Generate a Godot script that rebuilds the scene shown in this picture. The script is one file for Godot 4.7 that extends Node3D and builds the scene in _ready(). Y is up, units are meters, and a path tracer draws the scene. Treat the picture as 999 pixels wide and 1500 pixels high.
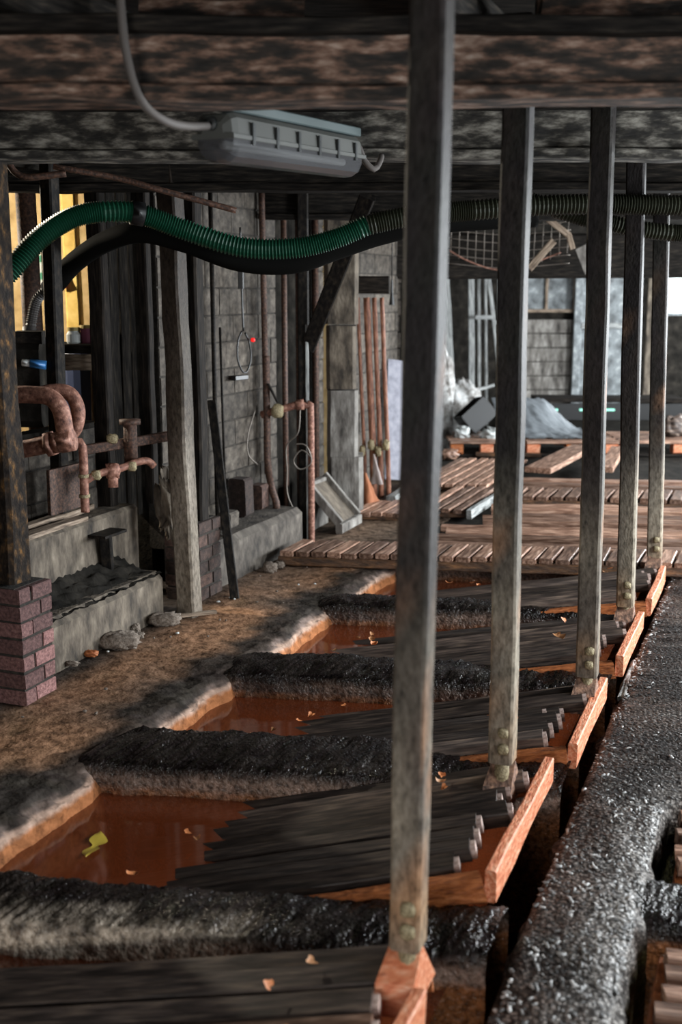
extends Node3D
# A tannery: rows of pits with tilting slatted frames hung from square posts, seen along a narrow ledge.
# The pits run away to the right: P(u, h, v) gives the point u metres across, h up and v along the row.

const SKEW := 0.40
const CROSS := 0.13
var taken := {}
var M := {}
var noise_a := FastNoiseLite.new()
var noise_b := FastNoiseLite.new()
var rng := RandomNumberGenerator.new()
var board_cache := {}

func P(u: float, h: float, v: float) -> Vector3:
	return Vector3(u + SKEW * v, h, -v + CROSS * u)

# ------------------------------------------------------------------ naming
func numbered(called: String) -> String:
	if not taken.has(called):
		taken[called] = 0
		return called
	taken[called] += 1
	return "%s_%03d" % [called, taken[called]]

func tag(o: Node, label: String, category: String, group := "", kind := "") -> Node:
	o.set_meta("label", label)
	o.set_meta("category", category)
	if group != "":
		o.set_meta("group", group)
	if kind != "":
		o.set_meta("kind", kind)
	return o

func thing(called: String, label: String, category: String, at: Vector3, group := "", kind := "") -> Node3D:
	var o := Node3D.new()
	o.name = numbered(called)
	add_child(o)
	o.position = at
	tag(o, label, category, group, kind)
	return o

# where a node's own axes stand in the world; things and parts are only moved, never turned, unless made by put()
func origin_of(n: Node) -> Transform3D:
	var t := Transform3D()
	while n is Node3D and n != self:
		t = (n as Node3D).transform * t
		n = n.get_parent()
	return t

func put(parent: Node, called: String, mesh: Mesh, material: Material, world: Transform3D) -> MeshInstance3D:
	var o := MeshInstance3D.new()
	o.mesh = mesh
	o.material_override = material
	o.cast_shadow = GeometryInstance3D.SHADOW_CASTING_SETTING_ON
	if parent == self:
		o.name = numbered(called)
		o.transform = world
	else:
		o.name = called
		o.transform = origin_of(parent).affine_inverse() * world
	parent.add_child(o, true)
	return o

func at(p: Vector3) -> Transform3D:
	return Transform3D(Basis(), p)

# ------------------------------------------------------------------ shapes
func quad(st: SurfaceTool, a: Vector3, b: Vector3, c: Vector3, d: Vector3) -> void:
	st.add_vertex(a); st.add_vertex(b); st.add_vertex(c)
	st.add_vertex(a); st.add_vertex(c); st.add_vertex(d)

# long axis X (L), height Y (T), depth Z (W), chamfered, a little uneven; tint(t) colours along the length
func board(L: float, T: float, W: float, rough := 0.0, seed_ := 0, chamfer := 0.12, tint = null) -> ArrayMesh:
	var key := "%.3f %.3f %.3f %.4f %d %.2f" % [L, T, W, rough, seed_, chamfer]
	if tint == null and board_cache.has(key):
		return board_cache[key]
	var segs := 1
	if rough > 0.0 or tint != null:
		segs = clampi(int(L / maxf(0.10, maxf(T, W) * 1.1)), 2, 40)
	var c := minf(T, W) * chamfer
	var hy := T / 2.0
	var hz := W / 2.0
	var sec := [Vector2(hy, -hz + c), Vector2(hy, hz - c), Vector2(hy - c, hz), Vector2(-hy + c, hz), Vector2(-hy, hz - c), Vector2(-hy, -hz + c), Vector2(-hy + c, -hz), Vector2(hy - c, -hz)]
	var rings := []
	for i in segs + 1:
		var ring := []
		var t := float(i) / segs
		for k in 8:
			var s: Vector2 = sec[k]
			var p := Vector3((t - 0.5) * L, s.x, s.y)
			if rough > 0.0:
				var q := p * 4.0 + Vector3(seed_ * 7.31, seed_ * 3.7, 0)
				p.y += noise_a.get_noise_3d(q.x, q.y * 2.0, q.z * 2.0) * rough * 2.0
				p.z += noise_a.get_noise_3d(q.x + 40.0, q.y * 2.0, q.z * 2.0) * rough * 2.0
				if i == 0 or i == segs:
					p.x += noise_a.get_noise_3d(q.x * 3.0, q.y * 8.0, q.z * 8.0 + 9.0) * rough * 2.0
			ring.append(p)
		rings.append(ring)
	var st := SurfaceTool.new()
	st.begin(Mesh.PRIMITIVE_TRIANGLES)
	st.set_smooth_group(-1)
	for i in segs:
		for k in 8:
			var n := (k + 1) % 8
			var a: Vector3 = rings[i][k]; var b: Vector3 = rings[i][n]; var d: Vector3 = rings[i + 1][n]; var e: Vector3 = rings[i + 1][k]
			if tint != null:
				var c0: Color = tint.call(float(i) / segs, a); var c1: Color = tint.call(float(i) / segs, b)
				var c2: Color = tint.call(float(i + 1) / segs, d); var c3: Color = tint.call(float(i + 1) / segs, e)
				st.set_color(c0); st.add_vertex(a); st.set_color(c1); st.add_vertex(b); st.set_color(c2); st.add_vertex(d)
				st.set_color(c0); st.add_vertex(a); st.set_color(c2); st.add_vertex(d); st.set_color(c3); st.add_vertex(e)
			else:
				quad(st, a, b, d, e)
	for side in 2:
		var ring: Array = rings[0] if side == 0 else rings[segs]
		if tint != null:
			st.set_color(tint.call(float(side), ring[0]))
		for k in range(1, 7):
			if side == 0:
				st.add_vertex(ring[0]); st.add_vertex(ring[k + 1]); st.add_vertex(ring[k])
			else:
				st.add_vertex(ring[0]); st.add_vertex(ring[k]); st.add_vertex(ring[k + 1])
	st.generate_normals()
	var m := st.commit()
	if tint == null:
		board_cache[key] = m
	return m

# axes for a board that runs from a to b; 'up' is the way its thickness T looks
func run(a: Vector3, b: Vector3, up := Vector3.UP) -> Transform3D:
	var x := (b - a).normalized()
	if absf(x.dot(up)) > 0.98:
		up = Vector3(1, 0, CROSS).normalized()
	var z := x.cross(up).normalized()
	var y := z.cross(x).normalized()
	return Transform3D(Basis(x, y, z), (a + b) / 2.0)

func beam(parent: Node, called: String, a: Vector3, b: Vector3, T: float, W: float, material: Material, rough := 0.0, up := Vector3.UP, chamfer := 0.12, tint = null) -> MeshInstance3D:
	var seed_ := (taken.size() * 13 + get_child_count() * 7 + parent.get_child_count()) % 97 if rough > 0.0 else 0
	return put(parent, called, board(a.distance_to(b), T, W, rough, seed_, chamfer, tint), material, run(a, b, up))

func path_of_points(pts: Array, step: float) -> PackedVector3Array:
	var c := Curve3D.new()
	c.bake_interval = step
	for i in pts.size():
		var p: Vector3 = pts[i]
		var before: Vector3 = pts[maxi(i - 1, 0)]
		var after: Vector3 = pts[mini(i + 1, pts.size() - 1)]
		var tan_: Vector3 = (after - before) / 6.0
		c.add_point(p, -tan_, tan_)
	return c.get_baked_points()

# a swept round tube; rib > 0 makes every second ring narrower (corrugated hose)
func tube(pts: Array, r: float, sides := 10, step := 0.03, rib := 0.0, straight := false, r_end := -1.0) -> ArrayMesh:
	var line := PackedVector3Array(pts) if straight else path_of_points(pts, step)
	var n := line.size()
	var st := SurfaceTool.new()
	st.begin(Mesh.PRIMITIVE_TRIANGLES)
	st.set_smooth_group(-1 if rib > 0.0 else 0)
	var side := Vector3.ZERO
	for i in n:
		var d := (line[mini(i + 1, n - 1)] - line[maxi(i - 1, 0)]).normalized()
		if i == 0:
			side = d.cross(Vector3.UP)
			if side.length() < 0.1:
				side = d.cross(Vector3.RIGHT)
		side = (side - d * side.dot(d)).normalized()
		var other := d.cross(side)
		var rr := r if r_end < 0.0 else lerpf(r, r_end, float(i) / (n - 1))
		if rib > 0.0 and i % 2 == 1:
			rr *= 1.0 - rib
		for k in sides:
			var a := TAU * k / sides
			st.add_vertex(line[i] + (side * cos(a) + other * sin(a)) * rr)
	for i in n - 1:
		for k in sides:
			var k2 := (k + 1) % sides
			for q in [i * sides + k, i * sides + k2, (i + 1) * sides + k2, i * sides + k, (i + 1) * sides + k2, (i + 1) * sides + k]:
				st.add_index(q)
	for k in range(1, sides - 1):
		for q in [0, k + 1, k, (n - 1) * sides, (n - 1) * sides + k, (n - 1) * sides + k + 1]:
			st.add_index(q)
	if rib > 0.0:
		st.deindex()
	st.generate_normals()
	return st.commit()

func hose(parent: Node, called: String, pts: Array, r: float, material: Material, sides := 10, step := 0.03, rib := 0.0, straight := false, r_end := -1.0) -> MeshInstance3D:
	var origin: Vector3 = pts[0]
	var local := []
	for p in pts:
		local.append(p - origin)
	return put(parent, called, tube(local, r, sides, step, rib, straight, r_end), material, at(origin))

func lathe(profile: Array, sides := 20) -> ArrayMesh:
	var st := SurfaceTool.new()
	st.begin(Mesh.PRIMITIVE_TRIANGLES)
	st.set_smooth_group(-1)
	for i in profile.size() - 1:
		for k in sides:
			var a := TAU * k / sides
			var b := TAU * (k + 1) / sides
			var p: Vector2 = profile[i]
			var q: Vector2 = profile[i + 1]
			quad(st, Vector3(cos(a) * p.x, p.y, sin(a) * p.x), Vector3(cos(b) * p.x, p.y, sin(b) * p.x), Vector3(cos(b) * q.x, q.y, sin(b) * q.x), Vector3(cos(a) * q.x, q.y, sin(a) * q.x))
	st.generate_normals()
	return st.commit()

# grid of points from f(i, j) (and colours from g) as one smooth surface
func sheet(nu: int, nv: int, f: Callable, g = null, flat := false) -> ArrayMesh:
	var st := SurfaceTool.new()
	st.begin(Mesh.PRIMITIVE_TRIANGLES)
	st.set_smooth_group(0)
	for i in nu + 1:
		for j in nv + 1:
			var s := float(i) / nu
			var t := float(j) / nv
			var p: Vector3 = f.call(s, t)
			if g != null:
				st.set_color(g.call(s, t, p))
			st.add_vertex(p)
	for i in nu:
		for j in nv:
			var a := i * (nv + 1) + j
			for q in [a, a + 1, a + nv + 2, a, a + nv + 2, a + nv + 1]:
				st.add_index(q)
	if flat:
		st.deindex()
		st.set_smooth_group(-1)
	st.generate_normals()
	return st.commit()

# an uneven lump of stone
func lump(size: Vector3, seed_: int, rough := 0.3, n := 14) -> ArrayMesh:
	var f := func(s: float, t: float) -> Vector3:
		var a := s * TAU
		var b := (t - 0.5) * PI
		var d := Vector3(cos(a) * cos(b), sin(b), sin(a) * cos(b))
		var k := 1.0 + rough * (noise_a.get_noise_3d(d.x * 6.0 + seed_ * 9.0, d.y * 6.0, d.z * 6.0) + 0.6 * noise_b.get_noise_3d(d.x * 9.0 + seed_, d.y * 9.0, d.z * 9.0))
		d = Vector3(signf(d.x) * pow(absf(d.x), 0.7), signf(d.y) * pow(absf(d.y), 0.7), signf(d.z) * pow(absf(d.z), 0.7))
		return Vector3(d.x * size.x, d.y * size.y, d.z * size.z) * 0.5 * k
	return sheet(n * 2, n, f)

# ------------------------------------------------------------------ materials
func ramp(cols: Array) -> Gradient:
	var g := Gradient.new()
	var o := PackedFloat32Array()
	var c := PackedColorArray()
	for i in cols.size():
		o.append(float(i) / (cols.size() - 1))
		c.append(cols[i])
	g.offsets = o
	g.colors = c
	return g

func picture(freq: float, octaves: int, cols: Array, seed_: int, size := 512, kind := FastNoiseLite.TYPE_SIMPLEX_SMOOTH, warp := 0.0) -> NoiseTexture2D:
	var n := FastNoiseLite.new()
	n.noise_type = kind
	n.seed = seed_
	n.frequency = freq
	n.fractal_type = FastNoiseLite.FRACTAL_FBM
	n.fractal_octaves = octaves
	n.fractal_gain = 0.6
	if warp > 0.0:
		n.domain_warp_enabled = true
		n.domain_warp_amplitude = warp
		n.domain_warp_frequency = freq
	var t := NoiseTexture2D.new()
	t.width = size
	t.height = size
	t.seamless = true
	t.noise = n
	if cols.size() > 0:
		t.color_ramp = ramp(cols)
	return t

func skin(called: String, tex: Texture2D, scale: Vector3, rough: float, bump: Texture2D, bump_cm: float, o := {}) -> StandardMaterial3D:
	var m := StandardMaterial3D.new()
	m.resource_name = called
	m.albedo_texture = tex
	m.roughness = rough
	m.uv1_triplanar = true
	m.uv1_triplanar_sharpness = 6.0
	m.uv1_scale = scale
	m.uv1_offset = o.get("offset", Vector3.ZERO)
	m.uv1_world_triplanar = o.get("world", false)
	m.vertex_color_use_as_albedo = o.get("tinted", false)
	m.albedo_color = o.get("color", Color.WHITE)
	m.metallic = o.get("metal", 0.0)
	m.metallic_specular = o.get("specular", 0.5)
	if bump_cm != 0.0:
		m.heightmap_enabled = true
		m.heightmap_texture = bump
		m.heightmap_scale = bump_cm * 0.3
	if o.has("rough_tex"):
		m.roughness_texture = o.rough_tex
	M[called] = m
	return m

func plain(called: String, c: Color, rough: float, o := {}) -> StandardMaterial3D:
	var m := StandardMaterial3D.new()
	m.resource_name = called
	m.albedo_color = c
	m.roughness = rough
	m.metallic = o.get("metal", 0.0)
	m.metallic_specular = o.get("specular", 0.5)
	M[called] = m
	return m

func rgb(r: int, g: int, b: int) -> Color:
	return Color8(r, g, b)

func make_materials() -> void:
	var fine := picture(0.06, 5, [], 3)
	var coarse := picture(0.02, 6, [], 4)
	var grain_h := picture(0.03, 5, [], 5)
	var cell := picture(0.045, 3, [], 6, 512, FastNoiseLite.TYPE_CELLULAR)
	var grain := Vector3(0.35, 3.0, 3.0)
	# neutral pictures for surfaces whose colour changes from place to place (multiplied with vertex colours)
	var grey := picture(0.015, 8, [rgb(60, 60, 60), rgb(150, 148, 146), rgb(205, 203, 200), rgb(240, 240, 240), rgb(255, 255, 255)], 11, 1024)
	var grey_wood := picture(0.03, 6, [rgb(110, 110, 110), rgb(180, 178, 176), rgb(215, 213, 211), rgb(240, 240, 240), rgb(255, 255, 255)], 12)
	var shine := picture(0.03, 5, [rgb(40, 40, 40), rgb(90, 90, 90), rgb(170, 170, 170), rgb(220, 220, 220)], 13)
	skin("post", grey_wood, Vector3(1.2, 2.4, 2.4), 0.6, fine, 0.5, {"tinted": true, "specular": 0.3})
	skin("crust", grey, Vector3(1.5, 1.5, 1.5), 0.42, fine, 1.2, {"tinted": true, "world": true, "rough_tex": null})
	skin("wet_crust", grey, Vector3(2, 2, 2), 0.33, fine, 2.0, {"tinted": true, "world": true, "specular": 0.38})
	var fleck := picture(0.05, 2, [rgb(255, 252, 248), rgb(200, 195, 190), rgb(120, 116, 112), rgb(84, 80, 78), rgb(70, 67, 65), rgb(64, 61, 60)], 14, 1024, FastNoiseLite.TYPE_CELLULAR)
	skin("ledge", fleck, Vector3(1.3, 1.3, 1.3), 0.40, fine, 2.0, {"tinted": true, "world": true, "specular": 0.25})
	skin("floor", picture(0.012, 9, [rgb(90, 90, 90), rgb(160, 158, 156), rgb(205, 203, 200), rgb(235, 235, 235), rgb(255, 255, 255)], 15, 1024), Vector3(1.0, 1.0, 1.0), 0.8, fine, 0.9, {"tinted": true, "world": true, "specular": 0.22})
	for m in ["crust", "wet_crust", "ledge"]:
		M[m].roughness_texture = shine
		M[m].roughness = 0.95 if m == "ledge" else 0.5
	# woods: long axis is X
	var slat_tex := picture(0.025, 6, [rgb(28, 24, 22), rgb(56, 48, 44), rgb(82, 70, 64), rgb(108, 93, 82), rgb(150, 130, 112)], 21)
	for i in 4:
		var b: float = [0.85, 0.98, 1.15, 0.74][i]
		skin("slat%d" % i, slat_tex, grain, 0.5, grain_h, 0.6, {"offset": Vector3(i * 0.37, i * 0.21, i * 0.53), "color": Color(b, b, b)})
	var duck_tex := picture(0.025, 6, [rgb(50, 36, 28), rgb(100, 74, 60), rgb(140, 110, 94), rgb(180, 150, 132), rgb(215, 190, 172)], 22)
	for i in 4:
		var b: float = [0.95, 1.1, 1.2, 0.85][i]
		skin("duck%d" % i, duck_tex, grain, 0.42, grain_h, 0.5, {"offset": Vector3(i * 0.27, i * 0.41, i * 0.13), "color": Color(b, b * 0.98, b * 0.96)})
	skin("orange_wood", picture(0.03, 6, [rgb(112, 62, 38), rgb(188, 102, 66), rgb(214, 132, 92), rgb(224, 160, 126), rgb(232, 196, 172)], 23), Vector3(1, 3, 3), 0.6, fine, 0.8)
	skin("end_grain", picture(0.03, 5, [rgb(150, 120, 108), rgb(196, 172, 162), rgb(225, 208, 202)], 24), Vector3(3, 3, 3), 0.6, fine, 0.4)
	skin("rail_wood", picture(0.03, 6, [rgb(80, 42, 22), rgb(150, 82, 40), rgb(190, 112, 60), rgb(206, 140, 96)], 25), Vector3(0.8, 3, 3), 0.6, fine, 1.0)
	skin("foot_wood", slat_tex, Vector3(3, 3, 3), 0.55, fine, 0.6, {"color": Color(1.5, 1.35, 1.25)})
	skin("rail_dark", picture(0.012, 8, [rgb(34, 24, 18), rgb(66, 46, 32), rgb(100, 70, 46), rgb(160, 112, 72)], 52), Vector3(0.8, 3, 3), 0.6, fine, 1.0)
	skin("tar_wood", picture(0.03, 6, [rgb(15, 14, 13), rgb(29, 26, 24), rgb(45, 40, 36), rgb(72, 63, 54)], 26), grain, 0.75, grain_h, 0.5, {"specular": 0.22})
	skin("tar_wood_rough", picture(0.02, 7, [rgb(14, 12, 10), rgb(26, 21, 18), rgb(40, 33, 27), rgb(74, 55, 36), rgb(150, 108, 58)], 27), Vector3(1.2, 2.0, 2.0), 0.7, fine, 0.8, {"specular": 0.22})
	skin("grey_wood", picture(0.025, 6, [rgb(50, 42, 34), rgb(104, 88, 74), rgb(140, 122, 104), rgb(168, 150, 132), rgb(196, 182, 166)], 28), grain, 0.8, grain_h, 0.6)
	skin("pale_wood", picture(0.025, 6, [rgb(84, 84, 83), rgb(132, 134, 133), rgb(168, 170, 168), rgb(206, 208, 205)], 29), grain, 0.8, grain_h, 0.4)
	skin("ceiling_wood", picture(0.03, 6, [rgb(15, 14, 13), rgb(28, 26, 24), rgb(44, 40, 36), rgb(70, 63, 54)], 30), grain, 0.85, grain_h, 0.6, {"specular": 0.22})
	skin("peeling", picture(0.012, 8, [rgb(16, 14, 12), rgb(30, 26, 22), rgb(52, 43, 36), rgb(112, 85, 70), rgb(158, 134, 118), rgb(196, 180, 166)], 31, 1024), Vector3(0.4, 1.5, 1.5), 0.85, fine, 1.0)
	skin("peeling_grey", picture(0.012, 8, [rgb(16, 15, 13), rgb(28, 26, 23), rgb(50, 47, 42), rgb(104, 100, 92), rgb(150, 146, 136), rgb(170, 166, 156)], 32, 1024), Vector3(0.5, 1.5, 1.5), 0.85, fine, 0.8)
	# masonry
	var block_tex := picture(0.007, 9, [rgb(40, 36, 31), rgb(70, 63, 56), rgb(90, 82, 73), rgb(108, 100, 90), rgb(140, 130, 118)], 33, 1024)
	for i in 3:
		var b: float = [0.84, 0.95, 0.76][i]
		skin("block%d" % i, block_tex, Vector3(1.7, 1.7, 1.7), 0.9, fine, 0.7, {"world": true, "color": Color(b, b, b)})
	skin("mortar", picture(0.02, 7, [rgb(28, 26, 23), rgb(48, 43, 38), rgb(70, 64, 56)], 34), Vector3(2, 2, 2), 0.95, fine, 0.6, {"world": true})
	skin("stained_concrete", picture(0.006, 9, [rgb(34, 30, 26), rgb(66, 58, 49), rgb(96, 86, 74), rgb(122, 111, 97), rgb(160, 148, 132)], 35, 1024), Vector3(1.5, 0.6, 1.5), 0.85, fine, 0.8, {"world": true})
	skin("pale_concrete", picture(0.006, 9, [rgb(44, 41, 38), rgb(86, 81, 76), rgb(118, 113, 107), rgb(146, 142, 136), rgb(186, 182, 176)], 36, 1024), Vector3(1.5, 0.5, 1.5), 0.8, fine, 0.8, {"world": true})
	skin("grey_concrete", M["pale_concrete"].albedo_texture, Vector3(1.3, 0.8, 1.3), 0.85, fine, 0.8, {"world": true, "color": Color(0.66, 0.63, 0.60)})
	skin("whitewash", picture(0.008, 8, [rgb(60, 54, 50), rgb(130, 126, 122), rgb(190, 190, 188), rgb(220, 222, 222)], 37), Vector3(1.4, 1.4, 1.4), 0.85, fine, 1.2, {"world": true})
	var brick_tex := picture(0.03, 6, [rgb(78, 54, 53), rgb(126, 88, 85), rgb(154, 112, 107), rgb(180, 140, 132)], 38)
	for i in 3:
		var b: float = [0.82, 1.0, 0.66][i]
		skin("brick%d" % i, brick_tex, Vector3(3, 3, 3), 0.85, fine, 0.6, {"world": true, "color": Color(b, b, b)})
	for i in 3:
		var b: float = [0.6, 0.75, 0.5][i]
		skin("soot_brick%d" % i, block_tex, Vector3(3, 3, 3), 0.85, fine, 0.6, {"world": true, "color": Color(b * 1.15, b * 0.95, b * 0.92)})
	skin("rubble", picture(0.03, 6, [rgb(70, 60, 52), rgb(120, 108, 97), rgb(158, 146, 134)], 39), Vector3(4, 4, 4), 0.9, fine, 0.6)
	skin("dark_render", picture(0.01, 8, [rgb(18, 17, 16), rgb(31, 29, 26), rgb(45, 42, 38), rgb(64, 59, 52)], 40), Vector3(1, 1, 1), 0.9, fine, 0.8, {"world": true, "specular": 0.22})
	skin("yellow_wall", picture(0.015, 6, [rgb(150, 124, 82), rgb(184, 156, 108), rgb(204, 176, 128), rgb(220, 198, 152)], 41), Vector3(0.6, 0.6, 0.6), 0.85, fine, 0.2, {"world": true})
	skin("yellow_paint", picture(0.015, 6, [rgb(190, 150, 70), rgb(226, 190, 104), rgb(240, 212, 136)], 42), Vector3(0.6, 0.6, 0.6), 0.7, fine, 0.2)
	# metals, plastics
	skin("rust", picture(0.012, 8, [rgb(60, 36, 30), rgb(120, 80, 66), rgb(160, 114, 96), rgb(206, 166, 146)], 43), Vector3(4, 4, 4), 0.65, fine, 0.4, {"metal": 0.15})
	skin("rust_streak", picture(0.012, 8, [rgb(60, 36, 28), rgb(116, 74, 56), rgb(150, 100, 78), rgb(196, 150, 124)], 51), Vector3(6, 1.2, 6), 0.65, fine, 0.3)
	skin("rust_dark", picture(0.03, 6, [rgb(30, 22, 19), rgb(64, 46, 38), rgb(96, 68, 54), rgb(130, 96, 76)], 44), Vector3(3, 3, 3), 0.65, fine, 0.4, {"metal": 0.15})
	skin("lime_iron", picture(0.03, 6, [rgb(64, 54, 40), rgb(128, 114, 84), rgb(170, 156, 122), rgb(200, 190, 160)], 45), Vector3(6, 6, 6), 0.6, fine, 0.6)
	skin("steel_dark", picture(0.02, 6, [rgb(12, 11, 11), rgb(24, 22, 21), rgb(40, 36, 32), rgb(70, 58, 46)], 46), Vector3(1.5, 3, 3), 0.6, fine, 0.3, {"metal": 0.1, "specular": 0.25})
	skin("grey_sheet", picture(0.015, 6, [rgb(120, 122, 134), rgb(150, 152, 166), rgb(172, 174, 186), rgb(190, 192, 200)], 47), Vector3(1.2, 1.2, 1.2), 0.6, fine, 0.15, {"color": Color(0.78, 0.77, 0.78)})
	skin("door_paint", picture(0.008, 8, [rgb(62, 64, 65), rgb(104, 109, 111), rgb(134, 140, 142), rgb(196, 200, 200)], 48), Vector3(1.2, 1.2, 1.2), 0.6, fine, 0.3)
	plain("green_hose", rgb(10, 66, 46), 0.45)
	plain("black_hose", rgb(16, 16, 15), 0.8, {"specular": 0.15})
	plain("grey_hose", rgb(70, 66, 64), 0.5)
	plain("olive_hose", rgb(40, 42, 30), 0.45)
	plain("cable", rgb(92, 86, 82), 0.7)
	plain("lamp_body", rgb(70, 71, 67), 0.6)
	plain("lamp_bracket", rgb(70, 82, 82), 0.6)
	plain("clip", rgb(60, 62, 62), 0.4, {"metal": 0.6})
	plain("white_plastic", rgb(206, 210, 208), 0.4)
	plain("pink_tub", rgb(170, 92, 128), 0.5)
	plain("blue_plastic", rgb(62, 74, 108), 0.45)
	plain("bright_blue", rgb(60, 120, 180), 0.4)
	plain("tarp", rgb(122, 127, 131), 0.32)
	plain("black_plastic", rgb(17, 17, 18), 0.4)
	plain("leaf_orange", rgb(206, 128, 76), 0.6)
	plain("leaf_tan", rgb(190, 136, 92), 0.6)
	plain("patch_yellow", rgb(206, 178, 70), 0.5)
	plain("wire", rgb(120, 112, 104), 0.5, {"metal": 0.5})
	plain("red_paper", rgb(196, 84, 84), 0.7)
	plain("card", rgb(214, 180, 130), 0.8)
	plain("green_paper", rgb(70, 150, 120), 0.7)
	plain("lid", rgb(170, 150, 96), 0.5, {"metal": 0.4})
	plain("tan_cloth", rgb(156, 98, 66), 0.9)
	plain("pale_cloth", rgb(150, 138, 134), 0.9)
	plain("glint", Color(1, 1, 1), 0.5).vertex_color_use_as_albedo = true
	var liquid := plain("liquid", Color(0.36, 0.115, 0.04), 0.06)
	liquid.albedo_color = rgb(130, 62, 33)
	liquid.transparency = BaseMaterial3D.TRANSPARENCY_ALPHA
	liquid.albedo_color.a = 0.66
	var clear := plain("lamp_cover", Color(0.28, 0.28, 0.29, 0.65), 0.2)
	clear.transparency = BaseMaterial3D.TRANSPARENCY_ALPHA
	var red := plain("red_light", rgb(220, 40, 40), 0.4)
	red.emission_enabled = true
	red.emission = Color(1.0, 0.1, 0.08)
	red.emission_energy_multiplier = 0.5
	var day := plain("day_pane", rgb(235, 240, 240), 0.5)
	day.emission_enabled = true
	day.emission = Color(0.95, 1.0, 1.0)
	day.emission_energy_multiplier = 1.0
	var teal := plain("slot_light", rgb(150, 220, 200), 0.5)
	teal.emission_enabled = true
	teal.emission = Color(0.55, 0.95, 0.8)
	teal.emission_energy_multiplier = 0.6
	var warm := plain("warm_bulb", rgb(255, 230, 180), 0.5)
	warm.emission_enabled = true
	warm.emission = Color(1.0, 0.82, 0.5)
	warm.emission_energy_multiplier = 2.0

# ------------------------------------------------------------------ camera and light
const DAY := 8.5
const REAR := 5.0
const WARM := 5.0

func make_view() -> void:
	var cam := Camera3D.new()
	cam.name = "camera"
	cam.position = Vector3(0, 1.65, 0)
	cam.rotation_degrees = Vector3(-11.3, 0, 0)
	cam.near = 0.05
	cam.far = 60.0
	var lens := CameraAttributesPhysical.new()
	lens.frustum_focal_length = 38.4
	lens.frustum_focus_distance = 4.7
	lens.frustum_near = 0.05
	lens.frustum_far = 60.0
	lens.exposure_aperture = 2.2
	cam.attributes = lens
	cam.keep_aspect = Camera3D.KEEP_HEIGHT
	cam.fov = rad_to_deg(2.0 * atan(750.0 / 1600.0))
	cam.current = true
	add_child(cam)
	var we := WorldEnvironment.new()
	we.name = "daylight"
	var e := Environment.new()
	e.background_mode = Environment.BG_COLOR
	e.background_color = Color(0.80, 0.88, 1.0)
	e.background_energy_multiplier = 1.0
	e.tonemap_mode = Environment.TONE_MAPPER_LINEAR
	e.tonemap_exposure = 1.6
	e.sdfgi_enabled = true
	e.ssao_enabled = true
	e.ssil_enabled = true
	we.environment = e
	add_child(we)

func window_light(called: String, pos: Vector3, target: Vector3, size: Vector2, energy: float, c := Color(0.96, 0.985, 1.0)) -> void:
	var l := AreaLight3D.new()
	l.name = called
	l.area_size = size
	l.light_energy = energy
	l.light_color = c
	l.shadow_enabled = true
	l.area_range = 30.0
	l.area_attenuation = 2.0
	add_child(l)
	l.look_at_from_position(pos, target, Vector3.UP)

func lights() -> void:
	for w in [[0.6, 1.3, 0.45], [3.2, 1.5, 1.5], [5.9, 1.6, 2.0], [9.0, 1.8, 3.6], [12.4, 1.8, 3.8]]:
		var v: float = w[0] + w[1] / 2.0
		window_light("window_daylight", P(2.45, 1.5, v), P(0.0, 1.05, v), Vector2(w[1], 0.95), DAY * w[2])
	window_light("doorway_daylight", P(-0.4, 0.75, -2.1), P(-1.2, 0.1, 3.0), Vector2(1.4, 0.9), REAR, Color(1.0, 0.98, 0.95))

# ------------------------------------------------------------------ the room
func shell(called: String, label: String, category: String) -> Node3D:
	return thing(called, label, category, Vector3.ZERO, "", "structure")

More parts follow.
